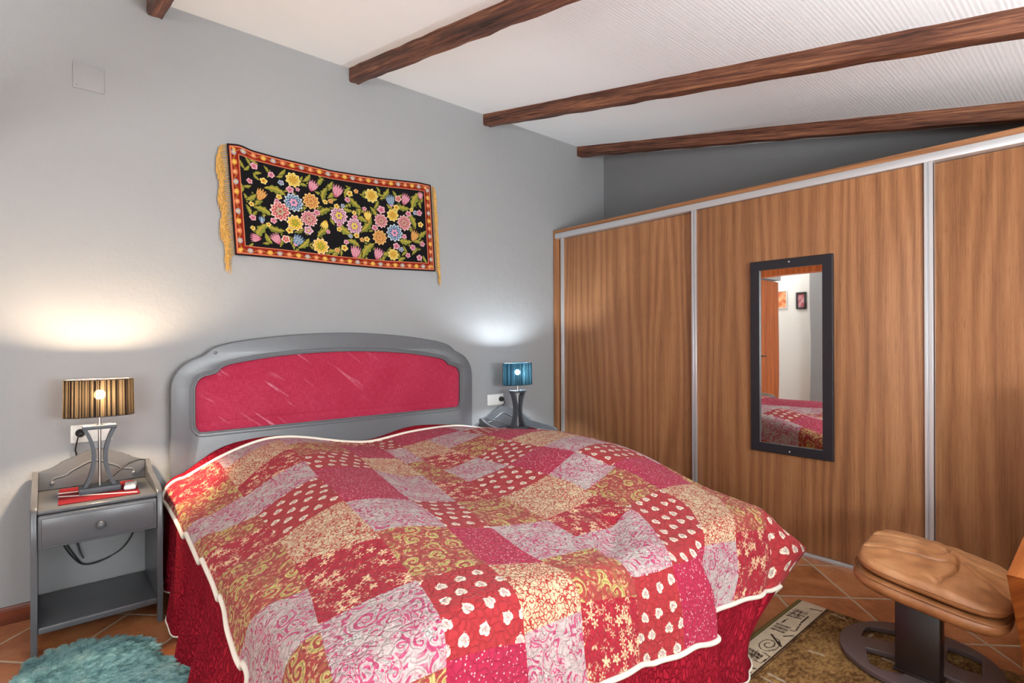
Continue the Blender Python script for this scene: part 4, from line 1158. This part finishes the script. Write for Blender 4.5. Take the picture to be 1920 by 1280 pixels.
# ================================================================== RUGS
RX0, RX1, RY0, RY1 = .95, 2.616, -.20, 1.022
def paint_rug(x, y):
    C = np.zeros(x.shape+(3,)); L3 = lambda *c: np.array(lin(*c)[:3])
    def noise(sx, sy, seed):
        r = np.random.default_rng(seed); G = r.random((int((RX1-RX0)/sx)+3, int((RY1-RY0)/sy)+3))
        a = (x-RX0)/sx; b = (y-RY0)/sy; i = a.astype(int); j = b.astype(int); fa = a-i; fb = b-j
        fa = fa*fa*(3-2*fa); fb = fb*fb*(3-2*fb)
        return G[i, j]*(1-fa)*(1-fb)+G[i+1, j]*fa*(1-fb)+G[i, j+1]*(1-fa)*fb+G[i+1, j+1]*fa*fb
    n = noise(.012, .006, 1)*.5+noise(.05, .04, 2)*.3+noise(.22, .16, 3)*.35
    br = np.clip((n-.28)/.6, 0, 1)[..., None]
    C[:] = L3(84, 54, 26)*(1-br)+L3(164, 126, 78)*br
    def field(y0, y1, c): C[(y > y0) & (y < y1)] = c
    cream = L3(196, 176, 150); dk = L3(52, 34, 26); olive = L3(112, 96, 54); 
    gr = (noise(.02, .02, 4)*.16+.92)[..., None]
    m = (y > .897) & (y < 1.0); C[m] = (cream*gr)[m]
    m = y >= 1.003; C[m] = (olive*gr)[m]
    C[(np.abs(y-1.0015) < .0025) | (np.abs(y-.895) < .0035) | (np.abs(y-.886) < .0018)] = dk
    def line(pts, w, c=dk):
        for (ax, ay), (bx, by) in zip(pts[:-1], pts[1:]):
            dx, dy = bx-ax, by-ay; L2 = dx*dx+dy*dy+1e-9; t = np.clip(((x-ax)*dx+(y-ay)*dy)/L2, 0, 1)
            C[(x-ax-t*dx)**2+(y-ay-t*dy)**2 < w*w] = c
    per = .668
    for o in (0, -per, -2*per):
        q = lambda *p: [(a+o, b) for a, b in p]
        line(q((2.556, .945), (2.570, .905)), .004); line(q((2.213, .965), (2.155, .905)), .005); line(q((2.237, .928), (2.270, .905)), .004); line(q((1.916, .938), (1.939, .905)), .004)
        for k in range(6): line(q((2.505-.017*k, .990), (2.508-.015*k, .938)), .0022+.0018*(k % 2))
        line(q((2.510, .962), (2.425, .955)), .002); line(q((2.51, .975), (2.42, .985)), .002)
        line(q((2.476, .925), (2.401, .924), (2.312, .912), (2.303, .930)), .0026); line(q((2.392, .975), (2.335, .979)), .0026)
        for k in range(7): line(q((2.318-.0095*k, .988), (2.322-.0095*k, .938)), .0016+.0022*(k % 3 == 0))
        sp = [(2.132+(.010+.0043*a)*math.cos(a*1.0)*1.05, .943+(.006+.0026*a)*math.sin(a*1.0)) for a in np.linspace(0, 12.5, 60)]
        line(q(*sp), .0024)
        for k in range(7): line(q((2.056-.009*k, .978), (2.040-.007*k, .924)), .0018+.002*(k % 3 == 1))
        line(q((2.064, .934), (2.054, .902), (1.986, .906), (1.989, .935)), .0024); line(q((2.06, .95), (1.995, .945)), .002)
        for k in range(5): line(q((1.870-.012*k, .985), (1.872-.012*k, .93)), .0022)
        line(q((1.80, .955), (1.79, .92), (1.74, .915)), .0026)
        for k in range(3): line(q((2.206+.003*k, .818-.018*k), (2.208+.003*k, .812-.018*k)), .0065, cream*.82)
        line(q((1.945, .858), (1.941, .805)), .006, cream*.75); line(q((2.577, .866), (2.572, .815)), .0045, cream*.7); line(q((2.304, .838), (2.286, .812)), .006, L3(140, 104, 66))
        line(q((2.36, .62), (2.36, .54)), .006, cream*.75); line(q((2.52, .70), (2.46, .70)), .005, cream*.7)
        for k in range(3): line(q((2.05+.003*k, .66-.018*k), (2.052+.003*k, .654-.018*k)), .0065, cream*.82)
    m = (x < RX0+.012) | (x > RX1-.006) | (y < RY0+.012); C[m] = olive*.9
    return np.clip(C, 0, 1)
nx, ny = int((RX1-RX0)/.0033), int((RY1-RY0)/.0033)
GX, GY = np.meshgrid(np.linspace(RX0, RX1-1e-4, nx), np.linspace(RY0, RY1-1e-4, ny), indexing='ij')
ed = np.minimum(np.minimum(GX-RX0, RX1-GX), np.minimum(GY-RY0, RY1-GY))
GZ = .0025+.0085*np.clip(ed/.006, 0, 1)**.5+RNG.normal(0, .0003, GX.shape)
rg = grid_mesh('area_rug', np.stack([GX, GY, GZ], -1), M_RUG, None, col=paint_rug(GX, GY))
tag(rg, 'brown patterned rug with cream motif border between bed and ottoman', 'rug')

# turquoise sheepskin: hide with long locks of fur
def fur_mat():
    t = T('turquoise_fleece'); p = t.pos()
    n = t.noise(p, 9, 3, .6); n2 = t.noise(p, 60, 2)
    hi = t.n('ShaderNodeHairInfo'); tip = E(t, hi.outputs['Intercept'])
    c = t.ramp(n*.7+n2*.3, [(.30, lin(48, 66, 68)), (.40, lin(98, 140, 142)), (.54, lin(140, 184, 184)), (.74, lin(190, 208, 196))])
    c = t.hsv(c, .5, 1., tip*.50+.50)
    return t.bsdf(c, .75, spec=.2)
M_FUR = fur_mat()
n, m = 72, 16
P = np.zeros((n, m, 3)); th = np.linspace(0, 2*PI, n, endpoint=False)
def lobe(t): return 1+.05*np.cos(3*t+.5)+.03*np.cos(5*t+2)+.02*np.cos(8*t)
def hide(q, t): return np.stack([.090+.240*q*lobe(t)*np.cos(t), 2.20+.455*q*lobe(t)*np.sin(t), .004+.016*np.sqrt(np.maximum(1-q**4, 0))*(1+.5*np.sin(t*3+q*5))], -1)
for j in range(m): P[:, j] = hide(np.full(n, j/(m-1)), th)
sk = empty('sheepskin_rug', (.09, 2.2, 0)); KO = np.array([.09, 2.2, 0])
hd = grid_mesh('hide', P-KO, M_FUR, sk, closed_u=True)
# locks of long fleece as real hair strands
rf = np.random.default_rng(21); NL, NS = 3400, 44
q = np.sqrt(rf.random(NL)); t = rf.random(NL)*2*PI
rt = hide(q, t); outw = np.stack([np.cos(t), np.sin(t)*1.0], -1)
ang = 1.1*np.sin(rt[:, 0]*9+1.)+1.3*np.sin(rt[:, 1]*7.3)+rf.normal(0, .35, NL)
lean = np.stack([np.cos(ang), np.sin(ang)], -1)*.55+outw*(.25+.75*q[:, None]**3)
ln = rf.uniform(.034, .056, NL)
sp = rf.normal(0, .0085, (NL, NS, 2))
base = np.repeat(rt[:, None], NS, 1); base[:, :, :2] += sp
kk = np.linspace(0, 1, 5)
fall = lean[:, None, :]*ln[:, None, None]
pts = np.zeros((NL, NS, 5, 3))
for i, k_ in enumerate(kk):
    cl_ = 1-.38*k_
    xy = rt[:, None, :2]+sp*cl_+fall*(k_**1.35)+rf.normal(0, .0016*(k_ > 0), (NL, NS, 2))+.004*np.sin(k_*5+ang[:, None, None])*k_
    z_ = base[:, :, 2]+(ln[:, None]*.78)*np.sin(k_*PI*.52)*(1-.28*k_)*np.where(q[:, None] > .85, .7, 1)
    pts[:, :, i, :2] = xy; pts[:, :, i, 2] = np.maximum(z_, .004)
pts = (pts.reshape(-1, 3)-KO).astype(np.float32)
hc = bpy.data.hair_curves.new('fleece'); hc.add_curves([5]*(NL*NS))
hc.attributes['position'].data.foreach_set('vector', pts.ravel())
ra = hc.attributes.get('radius') or hc.attributes.new('radius', 'FLOAT', 'POINT')
ra.data.foreach_set('value', np.tile(np.array([.0009, .0009, .0008, .0006, .00025], np.float32), NL*NS))
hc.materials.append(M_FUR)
tag(link(bpy.data.objects.new('fleece', hc), sk), 'long turquoise fleece', kind='stuff')
tag(sk, 'fluffy turquoise sheepskin rug on the tiles in front of the left nightstand', 'rug')

# ================================================================== OTTOMAN
ot = empty('footstool', (2.42, .52, 0)); tag(ot, 'tan leather footstool tilted on a dark round pedestal with cut-outs', 'footstool'); OO = np.array([2.42, .52, 0])
# round lacquered plate with four leaf-shaped openings
def leaf(cx_, cy_, L, Wd, ang, n=18):
    out = []
    for k in range(2*n):
        t = k/n-1 if k < n else 1-(k-n)/n
        s = 1 if k < n else -1
        w = Wd*(1-abs(t)**2.2)*(1+.25*t)
        a, b = t*L, s*w
        out.append((cx_+a*math.cos(ang)-b*math.sin(ang), cy_+a*math.sin(ang)+b*math.cos(ang)))
    return out
circ = [(.248*math.cos(2*PI*k/96), .248*math.sin(2*PI*k/96)) for k in range(96)]
holes = [leaf(.078, .128, .092, .062, math.radians(-35)), leaf(-.122, .075, .082, .062, math.radians(-122)), leaf(.098, -.118, .088, .062, math.radians(42+180)), leaf(-.112, -.105, .074, .054, math.radians(122))]
pl = curve_fill('base_plate', [circ]+holes, .020, .004, M_DARKMETAL, ot, lambda c: np.stack([c[:, 0]+.010, c[:, 1]+.010, c[:, 2]+.024], 1))
bm = bmesh.new()
tube(bm, [(.010+.232*math.cos(2*PI*k/64), .010+.232*math.sin(2*PI*k/64), .0152) for k in range(64)], .0022, 6, True)
obj('rubber_edge', bm, M_BLACK, pl, True)
# bent post
bm = bmesh.new()
extrude_poly(bm, [(-.150, .032), (-.150, .300), (-.135, .318), (-.095, .318), (-.092, .300), (-.092, .032)], 'y', -.088, .042, .006, 3)
obj('post', bm, M_POST, ot, auto=40)
bm = bmesh.new(); box(bm, -.155, -.087, -.094, .048, .0315, .042, .004); obj('post_foot', bm, M_POST, ot, auto=40)
# seat: a leather covered lower shell and a tufted cushion on top, tilted down towards the armchair
seat = empty('seat', (-.012, -.045, .360)); seat.parent = ot; seat.rotation_euler = (math.radians(9.5), 0, math.radians(4))
def pad(name, hx, hy, z0, z1, rad, crown, mat, n=4.2, nz=7, groove=None, res=210):
    """rounded slab, superellipse in plan"""
    rows = []
    th = np.linspace(0, 2*PI, res*2, endpoint=False)
    c, s = np.cos(th), np.sin(th)
    ex = np.sign(c)*np.abs(c)**(2/n); ey = np.sign(s)*np.abs(s)**(2/n)
    prof = [(0., 0.)]
    H = z1-z0
    prof = [(q, z0) for q in (0, .4, .7)]
    for a in np.linspace(-PI/2, PI/2, 15): prof.append((None, a))
    P = []
    for q, z in prof[:3]: P.append(np.stack([ex*(hx-rad)*q, ey*(hy-rad)*q, np.full_like(ex, z)], 1))
    for _, a in prof[3:]:
        k = math.cos(a)*rad; zz = (z0+z1)/2+math.sin(a)*H/2
        P.append(np.stack([ex*(hx-rad+k), ey*(hy-rad+k), np.full_like(ex, zz)], 1))
    for q in np.linspace(1, 0, 150)[1:]:
        x, y = ex*(hx-rad)*q, ey*(hy-rad)*q
        P.append(np.stack([x, y, z1+crown*(1-q**2.5)*np.ones_like(ex)], 1))
    P = np.stack(P, 1)
    if groove is not None:
        top = np.zeros(P.shape[1], bool); top[12:] = True
        P[:, top, 2] += groove(P[:, top, 0], P[:, top, 1])
    o = grid_mesh(name, P, mat, seat, closed_u=True)
    return o
shell = pad('shell', .250, .222, -.058, -.006, .026, 0, M_LEATHERB)
def seg_d(x, y, a, b):
    dx, dy = b[0]-a[0], b[1]-a[1]; t = np.clip(((x-a[0])*dx+(y-a[1])*dy)/(dx*dx+dy*dy), 0, 1)
    return np.hypot(x-a[0]-t*dx, y-a[1]-t*dy)
tongue = catmull([(.075, .20), (.070, .12), (.062, .04), (.045, -.02), (.015, -.050), (-.020, -.052), (-.058, -.02), (-.075, .05), (-.085, .13), (-.09, .20)], 5)
side = catmull([(-.020, -.052), (-.075, -.060), (-.130, -.050), (-.18, -.030), (-.235, -.015)], 5)
side2 = [(.045, -.02), (.13, -.020), (.235, -.005)]
tails = [[(.018, -.06), (.05, -.13), (.075, -.20)], [(.0, -.06), (.005, -.2)], [(-.03, -.065), (-.06, -.14), (-.09, -.2)]]
def grooves(x, y):
    g = np.zeros_like(x)
    for path, w, h in ((tongue, .0045, .017), (side, .0042, .014), (side2, .0042, .011)):
        d = np.min([seg_d(x, y, a, b) for a, b in zip(path[:-1], path[1:])], 0); g -= h*np.exp(-(d/w)**2)
        g += .006*np.exp(-((d-.03)/.022)**2)
    for p in tails:
        d = np.min([seg_d(x, y, a, b) for a, b in zip(p[:-1], p[1:])], 0); g -= .004*np.exp(-(d/.012)**2)
    return g+.0015*np.sin(x*70+y*20)*np.sin(y*55)
cush = pad('cushion', .243, .216, .0, .044, .024, .030, M_LEATHER, groove=grooves)
th = np.linspace(0, 2*PI, 140, endpoint=False); f_ = lambda c, n=4.2: np.sign(c)*np.abs(c)**(2/n)
for zz, hx, hy in ((.024, .2435, .2165), (-.010, .249, .221)):
    bm = bmesh.new(); tube(bm, [(hx*f_(math.cos(t)), hy*f_(math.sin(t)), zz) for t in th], .0025, 5, True); obj('seam_piping', bm, M_LEATHERB, seat, True)
boxo('underside_bracket', (-.16, .10, -.06, .06, -.066, -.052), M_DARKMETAL, seat, .003)

# ================================================================== ARMCHAIR (only the tip of one arm is in view)
ac = empty('armchair', (2.4, -.12, 0)); tag(ac, 'armchair at the right picture edge, only its warm wooden arm showing', 'armchair'); AO = np.array([2.4, -.12, 0])
for y0, y1 in ((.150, .236), (-.52, -.434)):
    outl = [(2.000, .552), (2.012, .560), (2.30, .575), (2.66, .590), (2.70, .580), (2.70, .545), (2.66, .535), (2.20, .520), (2.12, .500), (2.43, .16), (2.52, .06), (2.86, .045), (2.90, .035), (2.90, .012), (2.40, .012), (2.335, .05), (2.30, .10), (2.28, .24), (1.998, .520)]
    outl = [(2.000, .553), (2.30, .568), (2.66, .585), (2.70, .575), (2.70, .540), (2.66, .530), (2.22, .505), (2.46, .20), (2.54, .06), (2.90, .045), (2.90, .013), (2.44, .013), (2.36, .07), (2.31, .225)]
    bm = bmesh.new(); extrude_poly(bm, [(a-AO[0], b) for a, b in outl], 'y', y0-AO[1], y1-AO[1], .004)
    obj('arm_frame', bm, M_ARM, ac, auto=40)
bm = bmesh.new(); box(bm, 2.40-2.4, 2.62-2.4, -.434+.12, .150+.12, .27, .30, .004); obj('cross_rail', bm, M_ARM, ac, auto=40)
bm = bmesh.new(); box(bm, 2.12-2.4, 2.70-2.4, -.425+.12, .142+.12, .30, .42, .045, 4); obj('seat_cushion', bm, M_LEATHER, ac, auto=60)
bm = bmesh.new(); box(bm, -.06, .06, -.28, .28, 0, .62, .05, 4)
bmesh.ops.rotate(bm, verts=bm.verts, matrix=Matrix.Rotation(math.radians(14), 3, 'Y')); bmesh.ops.translate(bm, verts=bm.verts, vec=(.36, -.02, .42))
obj('back_cushion', bm, M_LEATHER, ac, auto=60)

# ================================================================== LIGHT
def area(name, loc, rot, sx, sy, power, col):
    l = bpy.data.lights.new(name, 'AREA'); l.shape = 'RECTANGLE'; l.size = sx; l.size_y = sy; l.energy = power; l.color = col
    o = bpy.data.objects.new(name, l); o.location = loc; o.rotation_euler = rot; COL.objects.link(o); return o
area('daylight_window_1', ((W1[0]+W1[1])/2, FW-.03, (W1[2]+W1[3])/2), (PI/2+math.radians(56), 0, 0), 1.38, .86, 176, (.925, .985, 1.))
area('daylight_window_2', ((W2[0]+W2[1])/2, FW-.03, (W2[2]+W2[3])/2), (PI/2+math.radians(56), 0, 0), 1.05, .86, 120, (.925, .985, 1.))
area('passage_fill', (-1.8, 3.7, 2.85), (0, 0, 0), .6, .6, 14, (1., .98, .95))  # added fill with no fixture, brightens the passage seen in the mirror
w = bpy.data.worlds.new('sky'); scene.world = w; w.use_nodes = True
bg = w.node_tree.nodes['Background']; bg.inputs[0].default_value = (.75, .85, 1, 1); bg.inputs[1].default_value = 1.0

# ================================================================== CAMERA
yaw, pitch, roll = .711537, -.0000694, -.003671
f = Vector((math.sin(yaw)*math.cos(pitch), math.cos(yaw)*math.cos(pitch), math.sin(pitch)))
r = Vector((math.cos(yaw), -math.sin(yaw), 0)); u = r.cross(f)
c_, s_ = math.cos(roll), math.sin(roll)
r2 = r*c_+u*s_; u2 = -r*s_+u*c_
cam = bpy.data.cameras.new('camera'); cam.sensor_width = 36; cam.lens = 1008.9/1920*36; cam.clip_start = .02
co = bpy.data.objects.new('camera', cam); COL.objects.link(co)
co.matrix_world = Matrix(((r2.x, u2.x, -f.x, 0), (r2.y, u2.y, -f.y, 0), (r2.z, u2.z, -f.z, 1.2), (0, 0, 0, 1)))
scene.camera = co
scene.view_settings.view_transform = 'Standard'; scene.view_settings.look = 'None'
scene.view_settings.gamma = 1; scene.view_settings.use_curve_mapping = False
scene.view_settings.exposure = 0.0
scene.cycles.use_denoising = True
scene.cycles.max_bounces = 8; scene.cycles.diffuse_bounces = 5; scene.cycles.sample_clamp_indirect = 6
